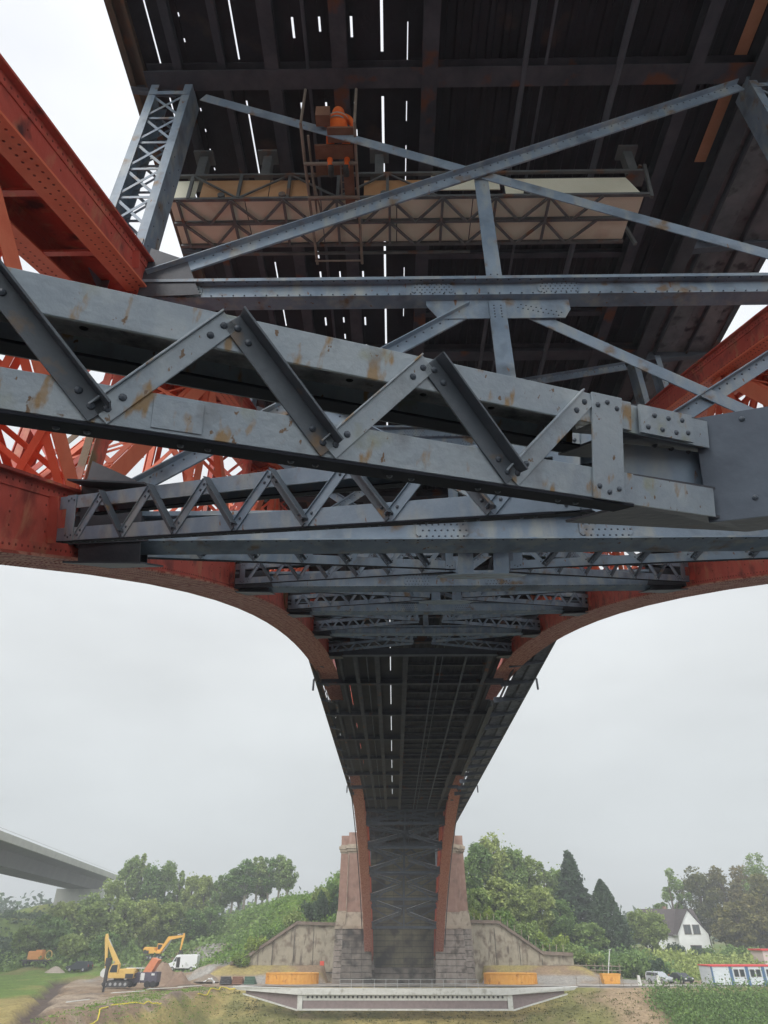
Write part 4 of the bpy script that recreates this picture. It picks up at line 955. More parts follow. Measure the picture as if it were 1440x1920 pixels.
def tower(sg, label):
    t = thing('masonry_tower', label, 'tower', (1.5 + sg * 8.5, 132, -6.6))
    def X(a, b): xs = sorted((1.5 + sg * a, 1.5 + sg * b)); return xs
    def add(m, n, mt, lab=None): o = m.build(n, mt, None, lab); inl(o, t); return o
    m = MB(); x0, x1 = X(5.4, 9.9); courses(m, x0, x1, 130.0, 133, -6.6, 1.0, 9, 0.35, .05)
    add(m, 'rusticated_plinth', 'darkstone' if sg < 0 else 'greystone')
    m = MB(); m.box(x0 - .1, x1 + .1, 130.12, 133.5, -6.7, 1.0); x2, x3 = X(9.8, 11.2); m.box(x2, x3 , 131.6, 135.5, -6.7, .9); add(m, 'core', 'joint')
    m = MB(); x2, x3 = X(9.95, 11.35); courses(m, x2, x3, 131.3, 135.8, -6.6, 1.0, 10, 0.28, .12); add(m, 'side_plinth', 'greystone')
    m = MB(); m.box(x0 - .12, x1 + .12, 129.85, 133.2, 1.0, 1.45); m.box(x2 - .1, x3 + .1, 131.1, 136, 1.0, 1.4); add(m, 'string_course', 'sand')
    def taper(m, a0, a1, b0, b1, y0a, y0b, y1, z0, z1):
        p = [V((*X(a0, a1), 0)), ]
        xa0, xa1 = X(a0, a1); xb0, xb1 = X(b0, b1); i = len(m.v)
        m.v += [(xa0, y0a, z0), (xa1, y0a, z0), (xa1, y1, z0), (xa0, y1, z0), (xb0, y0b, z1), (xb1, y0b, z1), (xb1, y1, z1), (xb0, y1, z1)]
        for f in ((0,3,2,1),(4,5,6,7),(0,1,5,4),(1,2,6,5),(2,3,7,6),(3,0,4,7)): m.f.append(tuple(i + q for q in f))
    m = MB(); taper(m, 5.6, 9.85, 5.8, 9.6, 130.1, 130.5, 133, 1.45, 3.4); taper(m, 9.87, 11.35, 9.61, 11.15, 131.6, 131.9, 135.6, 1.4, 3.6); add(m, 'stone_base', 'sand')
    m = MB(); taper(m, 5.8, 9.5, 6.0, 9.35, 130.55, 130.8, 133, 3.4, 12.3); taper(m, 9.52, 11.05, 9.37, 10.8, 131.95, 132.2, 135.5, 3.6, 12.3); add(m, 'brick_shaft', 'brick')
    m = MB()
    for k, (e, z0, z1) in enumerate(((.12, 12.3, 12.6), (.3, 12.6, 13.0), (.45, 13.0, 13.45), (.2, 13.45, 13.7))):
        xa, xb = X(5.9, 9.35 + e); m.box(xa, xb, 130.9 - e, 133, z0, z1 - .003); xa, xb = X(9.37 + e, 10.7 + e); m.box(xa, xb, 132.3 - e, 135.5, z0, z1 - .003)
    add(m, 'cornice', 'sand')
    m = MB(); xa, xb = X(5.9, 9.4); m.box(xa, xb, 130.95, 133, 13.7, 15.6); xa, xb = X(9.42, 10.8); m.box(xa, xb, 132.3, 135.5, 13.7, 15.2); add(m, 'top_block', 'brick')
    if sg < 0:
        m = MB(); m.tube([(1.5 - 9.35, 130.6, 12.2), (1.5 - 9.5, 130.3, 3.4), (1.5 - 9.8, 129.7, 1.5)], .06, 6); add(m, 'drain_pipe', 'sand')
tower(-1, 'tapering brick tower on sooty stone courses, left of the far arch feet')
tower(1, 'tapering brick tower on grey stone courses, right of the far arch feet')
ab = thing('abutment', 'dark mossy stone abutment wall closing the arch between the two brick towers', 'wall', (1.5, 136.5, -6.6))
m = MB(); courses(m, -6.2, 9.2, 136.0, 138.0, -6.6, 13.6, 24, 0, .03); inl(m.build('stone_courses', 'mosswall'), ab)
m = MB(); m.box(-6.3, 9.3, 136.12, 139, -6.7, 14.2); inl(m.build('wall_core', 'joint'), ab)
m = MB(); courses(m, -6.0, 9.0, 131.5, 135.9, -6.6, -4.4, 3, .1, .08); inl(m.build('bearing_plinth', 'darkstone'), ab)
m = MB()
for x in (-5.2, 6.4): m.prism([V((x, 131.0, -4.6)), V((x + 1.9, 131.0, -4.6)), V((x + 1.7, 132.2, -3.4)), V((x + .2, 132.2, -3.4))], (0, 2.5, .2))
inl(m.build('bearing_block', 'greystone'), ab)
# pale scattered rubble and rails on the plinth
# retaining walls
M['concrete'] = mat('stained_concrete', (0.30, 0.265, 0.20), (0.42, 0.37, 0.28), .9, 0.9, 0.3, 8, (0.17, 0.13, 0.095), .7, (.5, .66), streak=((0.14, 0.11, 0.085), 2.2, (.55, .7), (1, 1, .18)))
M['coping'] = mat('dark_coping', (0.15, 0.115, 0.09), (0.26, 0.2, 0.16), 1.5, .95, .4, 6)
def retaining(label, pts, zb, panels, posts):
    """pts: top line (x,z) at y=137.4"""
    t = thing('retaining_wall', label, 'wall', (pts[0][0], 137.6, zb))
    m = MB(); poly = [V((x, 137.4, z)) for x, z in pts] + [V((pts[-1][0], 137.4, zb)), V((pts[0][0], 137.4, zb))]
    m.prism(poly, (0, 0.7, 0)); inl(m.build('wall_face', 'concrete'), t)
    m = MB()
    for (x0, z0), (x1, z1) in zip(pts[:-1], pts[1:]):
        m.prism([V((x0, 137.0, z0 + .02)), V((x1, 137.0, z1 + .02)), V((x1, 137.0, z1 + .5)), V((x0, 137.0, z0 + .5))], (0, 1.5, 0))
    inl(m.build('coping', 'coping'), t)
    m = MB()
    for x, zt in panels: m.box(x - .04, x + .04, 137.36, 137.398, zb, zt)
    xa, xb = pts[0][0], pts[-1][0]
    m.box(min(xa, xb) + 4, max(xa, xb), 137.34, 137.398, zb + 1.3, zb + 1.42)
    inl(m.build('panel_joint', 'joint'), t)
    m = MB()
    for x, z in posts: m.bar((x, 137.3, z + .4), (x + .05, 137.3, z + 1.5), .09, .09, (0, 1, 0))
    inl(m.build('fence_posts' if 0 else 'stub_posts', 'sand'), t)
retaining('stained concrete retaining wall with a sloping dark coping, left of the left tower', [(-28, -4.3), (-25.2, -3.2), (-17.0, 1.7), (-10.2, 1.5)], -6.6, [(-21, -1), (-17.3, 1), (-14, 1.2)], [])
retaining('stained concrete retaining wall with stub posts on its sloping coping, right of the right tower', [(13.3, 1.9), (18.2, 1.8), (25.4, -2.7), (30.5, -2.9)], -6.6, [(17.4, 1.2), (21.5, -1), (25.2, -3.2)],
          [(14 + 1.15 * k, 1.85 if 14 + 1.15 * k < 18.2 else 1.75 - (14 + 1.15 * k - 18.2) * .62 if 14 + 1.15 * k < 25.2 else -2.7) for k in range(14)])
# quay structure: white capping, round openings, brick panel, sloping white edges
M['whitecon'] = mat('pale_concrete', (0.58, 0.57, 0.52), (0.70, 0.69, 0.65), 1.5, .8, .1, 10, (0.42, 0.40, 0.35), 1.2, (.58, .7))
M['plum'] = mat('plum_brick', (0.22, 0.17, 0.165), (0.29, 0.23, 0.22), 2.5, .9, .2, 12)
q = thing('quay_wall', 'long low quay wall with pale capping beam, row of round openings and plum brick panel', 'wall', (1.4, 113, -8.6))
def addq(m, n, mt): o = m.build(n, mt, None); inl(o, q); return o
m = MB(); m.box(-13.3, 16.1, 112.6, 114.2, -6.80, -6.12)
m.prism([V((-13.3, 112.7, -6.8)), V((-13.3, 112.7, -6.12)), V((-22.8, 114.5, -5.95)), V((-22.0, 114.5, -6.35))], (0, 1.2, 0))
m.prism([V((16.1, 112.7, -6.8)), V((16.1, 112.7, -6.12)), V((25.6, 114.5, -5.95)), V((25.0, 114.5, -6.35))][::-1], (0, 1.2, 0)); addq(m, 'capping_beam', 'whitecon')
m = MB(); m.box(-12.6, 15.4, 112.95, 113.9, -7.45, -6.805); addq(m, 'pipe_panel', 'whitecon')
m = MB()
for k in range(44):
    x = -11.9 + k * .62; m.tube([(x, 112.86, -7.06), (x, 112.955, -7.06)], .15, 10)
addq(m, 'pipe_mouths', 'joint')
m = MB(); m.box(-12.6, 15.4, 113.0, 113.9, -8.35, -7.46)
m.prism([V((-13.3, 113.2, -6.82)), V((-13.3, 113.2, -8.45)), V((-20.8, 114.6, -6.75)), V((-20.8, 114.6, -6.45))], (0, .4, 0)); m.prism([V((16.1, 113.2, -6.82)), V((16.1, 113.2, -8.45)), V((23.6, 114.6, -6.75)), V((23.6, 114.6, -6.45))][::-1], (0, .4, 0))
addq(m, 'brick_panel', 'plum')
m = MB(); m.box(-13.3, -12.62, 112.8, 113.9, -8.55, -6.81); m.box(15.42, 16.1, 112.8, 113.9, -8.55, -6.81); m.box(-12.6, 15.4, 112.75, 113.9, -8.55, -8.36)
for x0, x1 in ((-13.3, -21.2), (16.1, 24.0)): m.prism([V((x0, 113.0, -8.62)), V((x0, 113.0, -8.44)), V((x1, 114.5, -6.72)), V((x1, 114.5, -6.88))], (0, .35, 0))
addq(m, 'white_frame', 'whitecon')
M['rail'] = mat('galvanised_rail', (0.38, 0.39, 0.38), (0.5, 0.5, 0.48), 5, .5)
r_ = thing('railing', 'grey metal handrail standing on the pale quay capping before the stone abutment', 'railing', (1.5, 113.6, -6.1))
m = MB()
for z in (-5.1, -5.6): m.tube([(-7.6, 113.6, z), (11.6, 113.6, z)], .025, 6)
inl(m.build('rail', 'rail'), r_)
for k in range(13):
    m = MB(); m.tube([(-7.6 + 1.6 * k, 113.6, -6.12), (-7.6 + 1.6 * k, 113.6, -5.08)], .03, 6); inl(m.build('post', 'rail'), r_)

# wooden fence on the right bank
M['wood'] = mat('grey_timber', (0.20, 0.16, 0.12), (0.32, 0.27, 0.21), 3, .9)
fz = thing('post_fence', 'low wooden rail fence leading right from the end of the right retaining wall', 'fence', (33, 136.5, -6))
m = MB()
for z in (-4.7, -4.1): m.bar((27, 137.0, z), (38, 136, z - .2), .08, .12)
inl(m.build('rail', 'wood'), fz); m = MB()
for k in range(9):
    x = 27 + 1.35 * k; inl_m = MB(); inl_m.bar((x, 137.0 - .09 * k, -6.5), (x, 137.0 - .09 * k, -3.9), .12, .12, (0, 1, 0)); inl(inl_m.build('post', 'wood'), fz)
# thin marker posts along the bank road
LBP = ['beside the pale capping end', 'below the orange skip', 'right of the orange skip', 'between skip and silver car', 'just left of the silver car', 'below the silver car', 'right of the dark car', 'below the dark bushes', 'left of the site cabins']
for k, x in enumerate((27.5, 31, 34.5, 37.6, 40.4, 43.4, 47.0, 50.0, 53.0)):
    m = MB(); m.tube([(x, 123.8, -6.6), (x + .05, 123.8, -5.35)], .035, 6); m.box(x - .06, x + .12, 123.77, 123.83, -5.45, -5.30)
    o = m.build('marker_post', 'wood'); tag(o, 'thin wooden post on the bank edge ' + LBP[k], 'post', 'posts along the bank edge')
M['concblk'] = M['whitecon']
for k, x in enumerate((37.9, 40.9)):
    m = MB(); m.prism([V((x, 127.5, -6.42)), V((x + .55, 127.5, -6.42)), V((x + .45, 127.6, -5.2)), V((x + .12, 127.6, -5.15))], (0, .35, 0))
    o = m.build('barrier_block', 'whitecon'); tag(o, 'pale upright barrier block, ' + ('nearer the orange skip' if k == 0 else 'nearer the silver car'), 'barrier', 'pale blocks beside the bank road')

# ================================================================== the new concrete bridge at the left
M['fascia'] = mat('bridge_fascia', (0.34, 0.34, 0.31), (0.42, 0.42, 0.38), .3, .85, .05, 8, (0.33, 0.33, 0.31), .4, (.55, .7))
M['soffit'] = mat('bridge_soffit', (0.09, 0.09, 0.09), (0.13, 0.13, 0.125), .2, .9)
nb = thing('concrete_bridge', 'pale concrete road bridge crossing high above the left bank', 'bridge', (-85, 226, 0))
a, b = V((-44.2, -48, 0)), V((-86.5, 236, 0)); dv = (b - a).normalized(); sv = V((-dv.y, dv.x, 0))
def xs_ext(m, prof): m.prism([a + sv * x + V((0, 0, z)) for x, z in prof], b - a)
m = MB(); xs_ext(m, [(0, 14.75), (.35, 14.75), (.35, 16.1), (0, 16.1)]); xs_ext(m, [(14.0, 14.75), (14.35, 14.75), (14.35, 16.1), (14.0, 16.1)]); inl(m.build('parapet', 'fascia'), nb)
m = MB(); xs_ext(m, [(.36, 14.8), (3.0, 14.2), (3.6, 11.6), (10.6, 11.6), (11.3, 14.2), (13.98, 14.8), (13.98, 15.2), (.36, 15.2)][::-1]); inl(m.build('box_girder', 'soffit'), nb)
m = MB(); c = b - dv * 14
m.prism([c + sv * 1.0 + V((0, 0, -2)), c + sv * 13.2 + V((0, 0, -2)), c + sv * 13.2 + V((0, 0, 11.58)), c + sv * 1.0 + V((0, 0, 11.58))], dv * 6); inl(m.build('abutment', 'fascia'), nb)
m = MB(); c = a + dv * 118
for s_ in (4.2, 8.6): m.prism([c + sv * s_ + V((0, 0, -8)), c + sv * (s_ + 1.6) + V((0, 0, -8)), c + sv * (s_ + 1.6) + dv * 1.8 + V((0, 0, -8)), c + sv * s_ + dv * 1.8 + V((0, 0, -8))], (0, 0, 19.58))
inl(m.build('pier', 'fascia'), nb)
m = MB(); 
for k in range(60): p_ = a + dv * (60 + 3.6 * k) + sv * .18; m.bar(p_ + V((0, 0, 16.1)), p_ + V((0, 0, 16.6)), .05, .05)
m.tube([a + sv * .18 + V((0, 0, 16.6)), b + sv * .18 + V((0, 0, 16.6))], .04, 6); inl(m.build('railing', 'rail'), nb)

# ================================================================== the white house
M['render'] = mat('white_render', (0.72, 0.72, 0.70), (0.80, 0.80, 0.78), .8, .8, .05, 10)
M['tiles'] = mat('dark_roof_tiles', (0.055, 0.045, 0.045), (0.10, 0.08, 0.075), 2, .8, .3, 12)
M['glass'] = mat('window_glass', (0.04, 0.05, 0.055), rough=.08, spec=.8); M['glass'].node_tree.nodes['Principled BSDF'].inputs['Roughness'].default_value = .08
M['frame'] = mat('dark_window_frame', (0.16, 0.13, 0.11))
hs = thing('house', 'white rendered house with steep dark roof and pointed gable among trees', 'house', (66, 180, -4))
def addh(m, n, mt, par=None): 
    o = m.build(n, mt, None)
    if par is None: inl(o, hs)
    else: o.parent = par
    return o
m = MB(); G0, G1, GP = 63.8, 70.6, 66.9
m.prism([V((G0, 178.5, -4.6)), V((G1, 178.5, -4.6)), V((G1, 178.5, .4)), V((GP, 178.5, 5.0)), V((G0, 178.5, .6))], (0, 4, 0))
m.prism([V((59.6, 182, -4.6)), V((59.6, 190, -4.6)), V((59.6, 190, .3)), V((59.6, 186, 5.0)), V((59.6, 182, .3))][::-1], (11, 0, 0)); m.box(59.4, 63.79, 181.0, 184, -4.6, .25)
addh(m, 'wall', 'render')
m = MB()
for xa, za, xb, zb_ in ((G0 - .35, .12, GP, 5.12), (GP, 5.12, G1 + .35, -.05)):
    m.prism([V((xa, 178.25, za)), V((xb, 178.25, zb_)), V((xb, 178.25, zb_ + .18)), V((xa, 178.25, za + .18))], (0, 7.7, 0))
m.prism([V((58.9, 180.6, .05)), V((58.9, 186, 5.25)), V((58.9, 191.2, .05)), V((58.9, 191.2, .23)), V((58.9, 186, 5.45)), V((58.9, 180.6, .23))], (12.2, 0, 0))
rf = addh(m, 'roof', 'tiles')
m = MB(); m.box(64.6, 65.3, 187, 187.8, 4.0, 6.0); o = m.build('chimney', 'brick', None); o.parent = rf; o.location = (0, 0, 0)
for x0, x1, z0, z1 in ((65.3, 66.9, .3, 2.2), (67.3, 68.9, .3, 2.2), (66.0, 68.5, -3.9, -1.7)):
    m = MB(); m.box(x0, x1, 178.42, 178.49, z0, z1); wn = addh(m, 'window', 'frame')
    m = MB(); m.box(x0 + .12, (x0 + x1) / 2 - .04, 178.40, 178.425, z0 + .12, z1 - .12); m.box((x0 + x1) / 2 + .04, x1 - .12, 178.40, 178.425, z0 + .12, z1 - .12)
    o = m.build('pane', 'glass', None); o.parent = wn
m = MB(); m.tube([(G0 - .4, 178.2, .15), (G0 - .4, 186, .15)], .08, 6); m.tube([(G1 + .35, 178.2, .0), (G1 + .35, 178.3, -4.4)], .06, 6); addh(m, 'gutter', 'rail')

# ================================================================== site cabins
M['cabin'] = mat('cabin_white', (0.60, 0.64, 0.66), (0.68, 0.71, 0.72), 1, .6); M['blue'] = mat('cabin_blue', (0.08, 0.16, 0.28)); M['redroof'] = mat('cabin_red', (0.62, 0.05, 0.05))
x = 49.0
CL = ['blank end cabin with red roof edge, leftmost of the white row', 'site cabin with one window, second from the left in the white row', 'site cabin with paired windows, third in the white row', 'site cabin at the right end of the row by the picture edge', 'site cabin beyond the right end window']
for k, wd in enumerate((3.0, 2.5, 2.5, 2.5)):
    c = thing('site_cabin', 'white ' + CL[k], 'cabin', (x, 126, -6.5), group='white site cabins with blue posts')
    m = MB(); m.box(x + .1, x + wd - .05, 126, 131, -6.3, -4.0); inl(m.build('body', 'cabin'), c)
    m = MB(); m.box(x, x + wd - .01, 125.9, 131.1, -3.99, -3.84); inl(m.build('roof_edge', 'redroof'), c)
    for xx in (x, x + wd - .24): m = MB(); m.box(xx, xx + .22, 125.93, 126.1, -6.5, -4.0); inl(m.build('corner_post', 'blue'), c)
    if k:
        for xx in (x + .45, x + 1.35):
            m = MB(); m.box(xx, xx + .7, 125.95, 125.99, -5.3, -4.35); wn = inl(m.build('window', 'frame'), c)
            m = MB(); m.box(xx + .07, xx + .63, 125.93, 125.955, -5.23, -4.42); o = m.build('pane', 'glass'); o.parent = wn
    x += wd
c = thing('kiosk', 'pale pink kiosk with red roof edge behind the white site cabins', 'kiosk', (70, 150, -5.5))
m = MB(); m.box(68.6, 75, 150, 155, -6.3, -2.3); inl(m.build('wall', mat('pink_render', (.66, .52, .50))), c); m = MB(); m.box(68.3, 75.3, 149.7, 155.3, -2.29, -2.05); inl(m.build('roof', 'redroof'), c)

# ================================================================== round orange tanks, skip
M['tank'] = mat('orange_sheeting', (0.72, 0.33, 0.055), (0.80, 0.42, 0.09), 1.5, .6, .1, 10, (0.5, .2, .04), 1.4, (.6, .7))
for cx, label in ((-16.3, 'orange ribbed oval basin standing left of the left tower'), (18.4, 'orange ribbed oval basin standing right of the right tower')):
    t = thing('basin', label, 'basin', (cx, 129.5, -6.4)); m = MB(); n = 20; pts = []
    for k in range(n): a_ = 2 * math.pi * k / n; pts.append((cx + 4.15 * math.cos(a_), 129.5 + 2.0 * math.sin(a_)))
    for k in range(n):
        (xa, ya), (xb, yb) = pts[k], pts[(k + 1) % n]
        m.prism([V((xa, ya, -6.4)), V((xb, yb, -6.4)), V((xb, yb, -5.0)), V((xa, ya, -5.0))], V((cx - xa, 129.5 - ya, 0)).normalized() * .08)
    inl(m.build('wall', 'tank'), t); m = MB()
    for k in range(n * 2):
        a_ = 2 * math.pi * k / (n * 2) + .04; px_, py_ = cx + 4.19 * math.cos(a_), 129.5 + 2.04 * math.sin(a_); m.bar((px_, py_, -6.4), (px_, py_, -5.0), .06, .06, (1, 0, 0))
    m.tube([(cx + 4.2 * math.cos(2*math.pi*k/40), 129.5 + 2.05 * math.sin(2*math.pi*k/40), -5.0) for k in range(41)], .05, 6, cap=False)
    inl(m.build('ribs', 'tank'), t)
def skip(name, label, x, y, z, sx, sy, h, mt, rz=0):
    t = thing(name, label, 'skip', (x, y, z), rz); m = MB(); a, b = sx / 2, sx / 2 - .25; t_ = .06
    prof = [V((-b, -sy/2, 0)), V((b, -sy/2, 0)), V((a, -sy/2, h)), V((-a, -sy/2, h))]
    m.prism(prof, (0, t_, 0)); m.prism([p + V((0, sy - t_, 0)) for p in prof], (0, t_, 0))
    for s_ in (-1, 1): m.prism([V((s_ * b, -sy/2 + t_, 0)), V((s_ * a, -sy/2 + t_, h)), V((s_ * a, sy/2 - t_, h)), V((s_ * b, sy/2 - t_, 0))], (-s_ * t_, 0, 0))
    m.box(-b, b, -sy/2 + t_, sy/2 - t_, .02, .08); o = m.build('tub', mt); o.parent = t
    m = MB()
    for k in range(6): x_ = -b + .2 + k * (2*b-.4)/5; m.box(x_ - .05, x_ + .05, -sy/2 - .06, -sy/2 - .001, .05, h - .05)
    m.box(-a - .03, a + .03, -sy/2 - .07, -sy/2 - .001, h - .12, h + .01); o = m.build('ribs', mt); o.parent = t
skip('skip', 'orange steel waste skip beside the bank road, left of the parked cars', 34.6, 131, -6.45, 2.9, 1.8, 1.35, 'tank')

# ================================================================== vehicles
M['paintw'] = mat('white_van_paint', (0.78, 0.79, 0.79), rough=.3); M['silver'] = mat('silver_paint', (0.42, 0.44, 0.46), rough=.3); M['dkblue'] = mat('dark_car_paint', (0.035, 0.04, 0.05), rough=.25)
M['tyre'] = mat('tyre', (0.02, 0.02, 0.02)); M['hub'] = mat('hubcap', (0.4, 0.4, 0.4), rough=.4); M['lampw'] = mat('headlight', (0.7, 0.7, 0.68), rough=.1); M['lampr'] = mat('rear_light', (0.45, 0.02, 0.02), rough=.2)
def vehicle(name, label, cat, loc, rz, paint, prof, wid, wheels, wr, wins, door=None, group=None, flip=False):
    """side profile in (x,z); x forward"""
    t = thing(name, label, cat, loc, rz, group)
    m = MB(); m.prism([V((x, -wid/2, z)) for x, z in prof], (0, wid, 0)); b_ = m.build('body', paint, t, bevel=.06)
    for wi in wins:
        m = MB()
        for sy in (-1, 1):
            y = sy * (wid / 2 + .004); m.prism([V((x, y, z)) for x, z in wi], (0, -sy * .02, 0))
        m.build('side_window', 'glass', t)
    fx = max(p[0] for p in prof); bx = min(p[0] for p in prof)
    for sy in (-1, 1):
        m = MB(); m.box(fx - .12, fx + .015, sy * (wid/2 - .25) - .15, sy * (wid/2 - .25) + .15, .62, .80); m.build('headlight', 'lampw', t)
        m = MB(); m.box(bx - .015, bx + .05, sy * (wid/2 - .14) - .08, sy * (wid/2 - .14) + .08, .75, 1.1); m.build('rear_light', 'lampr', t)
        for wx in wheels:
            m = MB(); m.tube([(wx, sy * (wid/2 + .01), wr), (wx, sy * (wid/2 - .22), wr)], wr, 18); w_ = m.build('wheel', 'tyre', t)
            m = MB(); m.tube([(wx, sy * (wid/2 + .02), wr), (wx, sy * (wid/2 + .005), wr)], wr * .58, 14); m.build('hubcap', 'hub', w_)
    if door:
        m = MB()
        for sy in (-1, 1): y = sy * (wid/2 + .006); m.prism([V((x, y, z)) for x, z in door], (0, -sy * .02, 0))
        m.build('open_door', 'joint', t)
    return t
vanp = [(-2.7, .42), (2.55, .42), (2.72, .6), (2.72, .95), (2.5, 1.2), (1.9, 1.38), (1.35, 2.3), (1.1, 2.52), (-2.55, 2.58), (-2.72, 2.4)]
vehicle('van', 'white panel van with its side door open on the dirt yard by the excavators', 'van', (-39.1, 149, hz(-39, 149) + .05), math.pi, 'paintw', vanp, 1.95, (1.75, -1.75), .36, [[(1.15, 1.5), (1.68, 1.5), (1.28, 2.15), (1.15, 2.2)]],
        door=[(.45, .55), (1.1, .55), (1.1, 2.15), (.45, 2.15)])
carp = [(-2.1, .32), (2.05, .32), (2.15, .6), (2.05, .85), (1.1, 1.0), (.45, 1.48), (.2, 1.56), (-1.7, 1.58), (-2.0, 1.4), (-2.15, .95)]
vehicle('parked_car', 'silver estate car parked on the bank road right of the orange skip', 'car', (42.6, 131.5, -6.42), R(-62), 'silver', carp, 1.78, (1.35, -1.3), .33, [[(.95, 1.02), (.42, 1.42), (.1, 1.42), (.1, 1.02)], [(0, 1.02), (0, 1.44), (-1.6, 1.46), (-1.85, 1.05)]], group='cars parked on the right bank')
vehicle('parked_car', 'dark saloon car parked between the silver car and the site cabins', 'car', (46.2, 131.8, -6.42), R(-75), 'dkblue', [(-2.1, .32), (2.05, .32), (2.15, .6), (2.05, .85), (1.1, .98), (.35, 1.4), (-1.0, 1.42), (-1.6, 1.02), (-2.15, .98)], 1.75, (1.35, -1.3), .32, [[(.95, 1.0), (.38, 1.32), (-.9, 1.34), (-1.3, 1.0)]], group='cars parked on the right bank')
vehicle('parked_car', 'dark car parked far left at the foot of the wooded hill', 'car', (-57.2, 146, hz(-57, 146) + .02), R(170), 'dkblue', carp, 1.75, (1.35, -1.3), .33, [[(.95, 1.02), (.42, 1.42), (-1.6, 1.46), (-1.85, 1.05)]])

M['exy'] = mat('excavator_yellow', (0.66, 0.42, 0.11), (0.74, 0.50, 0.16), 3, .5); M['exo'] = mat('excavator_orange', (0.80, 0.40, 0.06), (0.84, 0.47, 0.10), 3, .5); M['dk'] = mat('dark_machinery', (0.035, 0.035, 0.04), (0.07, 0.065, 0.06), 4, .6)
def excavator(label, loc, rz, paint, joints, group, s=1.0, breaker=False):
    """joints: boom foot, knee, boom tip, stick end (x,z)"""
    t = thing('excavator', label, 'excavator', loc, rz, group)
    for sy in (-1, 1):
        m = MB(); pr = [(-1.8, .15), (-1.5, 0), (1.5, 0), (1.8, .15), (1.95, .42), (1.7, .75), (-1.7, .75), (-1.95, .42)]
        m.prism([V((x * s, sy * .95 * s - .25 * s, z * s)) for x, z in pr], (0, .5 * s, 0)); tr = m.build('track', 'dk', t)
        m = MB()
        for k in range(5): m.tube([((-1.4 + .7 * k) * s, (sy * .95 + sy * .26) * s, .38 * s), ((-1.4 + .7 * k) * s, (sy * .95 + sy * .2) * s, .38 * s)], .2 * s, 10)
        m.build('roller', 'hub', tr)
    m = MB(); m.box(-1.1 * s, 1.1 * s, -.7 * s, .7 * s, .3 * s, .8 * s); m.tube([(0, 0, .78 * s), (0, 0, 1.05 * s)], .7 * s, 16); m.build('undercarriage', 'dk', t)
    m = MB(); m.prism([V((x * s, -1.15 * s, z * s)) for x, z in ((-2.3, 1.05), (1.2, 1.05), (1.3, 1.5), (-.1, 1.55), (-.2, 2.15), (-2.2, 2.2), (-2.45, 1.8))], (0, 2.3 * s, 0)); ub = m.build('upper_body', paint, t, bevel=.05)
    m = MB(); m.prism([V((x * s, -1.16 * s, z * s)) for x, z in ((-2.3, 1.08), (-1.2, 1.08), (-1.2, 1.6), (-2.35, 1.6))], (0, 2.32 * s, 0)); m.box(-2.42*s, -2.3*s, -.8*s, .8*s, 1.2*s, 1.9*s); m.build('counterweight', 'dk', t)
    m = MB(); m.prism([V((x * s, .25 * s, z * s)) for x, z in ((-.05, 1.2), (1.25, 1.2), (1.3, 1.9), (1.0, 2.75), (0, 2.8))], (0, .88 * s, 0)); cb = m.build('cab', paint, t, bevel=.03)
    for y in (.235, 1.135):
        m = MB(); m.prism([V((x * s, y * s, z * s)) for x, z in ((.08, 1.75), (1.15, 1.75), (.92, 2.6), (.12, 2.65))], (0, .01, 0))
        m.build('cab_window', 'glass', cb)
    F, K, T, E_ = [V((x * s, -.25 * s, z * s)) for x, z in joints]
    def limb(m, p, q_, w0, w1, th):
        d_ = (q_ - p).normalized(); n_ = V((-d_.z, 0, d_.x)); m.prism([p + n_ * w0 - V((0, th/2, 0)), p - n_ * w0 - V((0, th/2, 0)), q_ - n_ * w1 - V((0, th/2, 0)), q_ + n_ * w1 - V((0, th/2, 0))], (0, th, 0))
    m = MB(); limb(m, F, K, .22 * s, .36 * s, .42 * s); limb(m, K - (T - K).normalized() * .2, T, .36 * s, .16 * s, .4 * s); m.build('boom', paint, t, bevel=.03)
    m = MB(); limb(m, T + (T - E_).normalized() * .5 * s, T, .14 * s, .26 * s, .3 * s); limb(m, T, E_, .26 * s, .12 * s, .3 * s); st_ = m.build('stick', paint, t, bevel=.02)
    m = MB(); A = K * .45 + T * .55 + V((0, 0, .38 * s)); B = T + (T - E_).normalized() * .45 * s; m.tube([A, A * .45 + B * .55], .09 * s, 8); m.tube([A * .5 + B * .5, B], .05 * s, 8)
    A = F + V((.5 * s, 0, -.25 * s)); B = K * .8 + T * .2 - V((0, 0, .2 * s)); m.tube([A + V((0, .3*s, 0)), B + V((0, .3*s, 0))], .07 * s, 8); m.tube([A - V((0, .3*s, 0)), B - V((0, .3*s, 0))], .07 * s, 8); m.build('ram', 'hub', t)
    m = MB(); c = E_; pr = [(-.1, .1), (.25, .05), (.55, -.35), (.5, -.8), (.1, -1.0), (-.35, -.85), (-.1, -.45)]
    m.prism([c + V((x * s, -.45 * s, z * s)) for x, z in pr], (0, .9 * s, 0))
    for k in range(4): m.box(c.x - .5 * s, c.x - .3 * s, (c.y - .4 * s + .22 * k * s), (c.y - .32 * s + .22 * k * s), c.z - .95 * s, c.z - .85 * s)
    m.build('bucket', 'lampw' if breaker else 'dk', t)
    return t
e1 = excavator('yellow tracked excavator with its boom folded steeply up over the dirt trench', (-41.3, 121.5, hz(-41.3, 121.5) + .25), math.pi, 'exy', ((.9, 1.4), (.6, 2.6), (2.9, 5.9), (2.2, 2.1)), 'excavators', 1.05, True)
e2 = excavator('orange tracked excavator reaching right over the yard behind the white van', (-46.6, 156, hz(-46.6, 156) + .1), 0, 'exo', ((.9, 1.5), (2.4, 3.7), (5.3, 4.1), (5.0, 1.6)), 'excavators', .95)
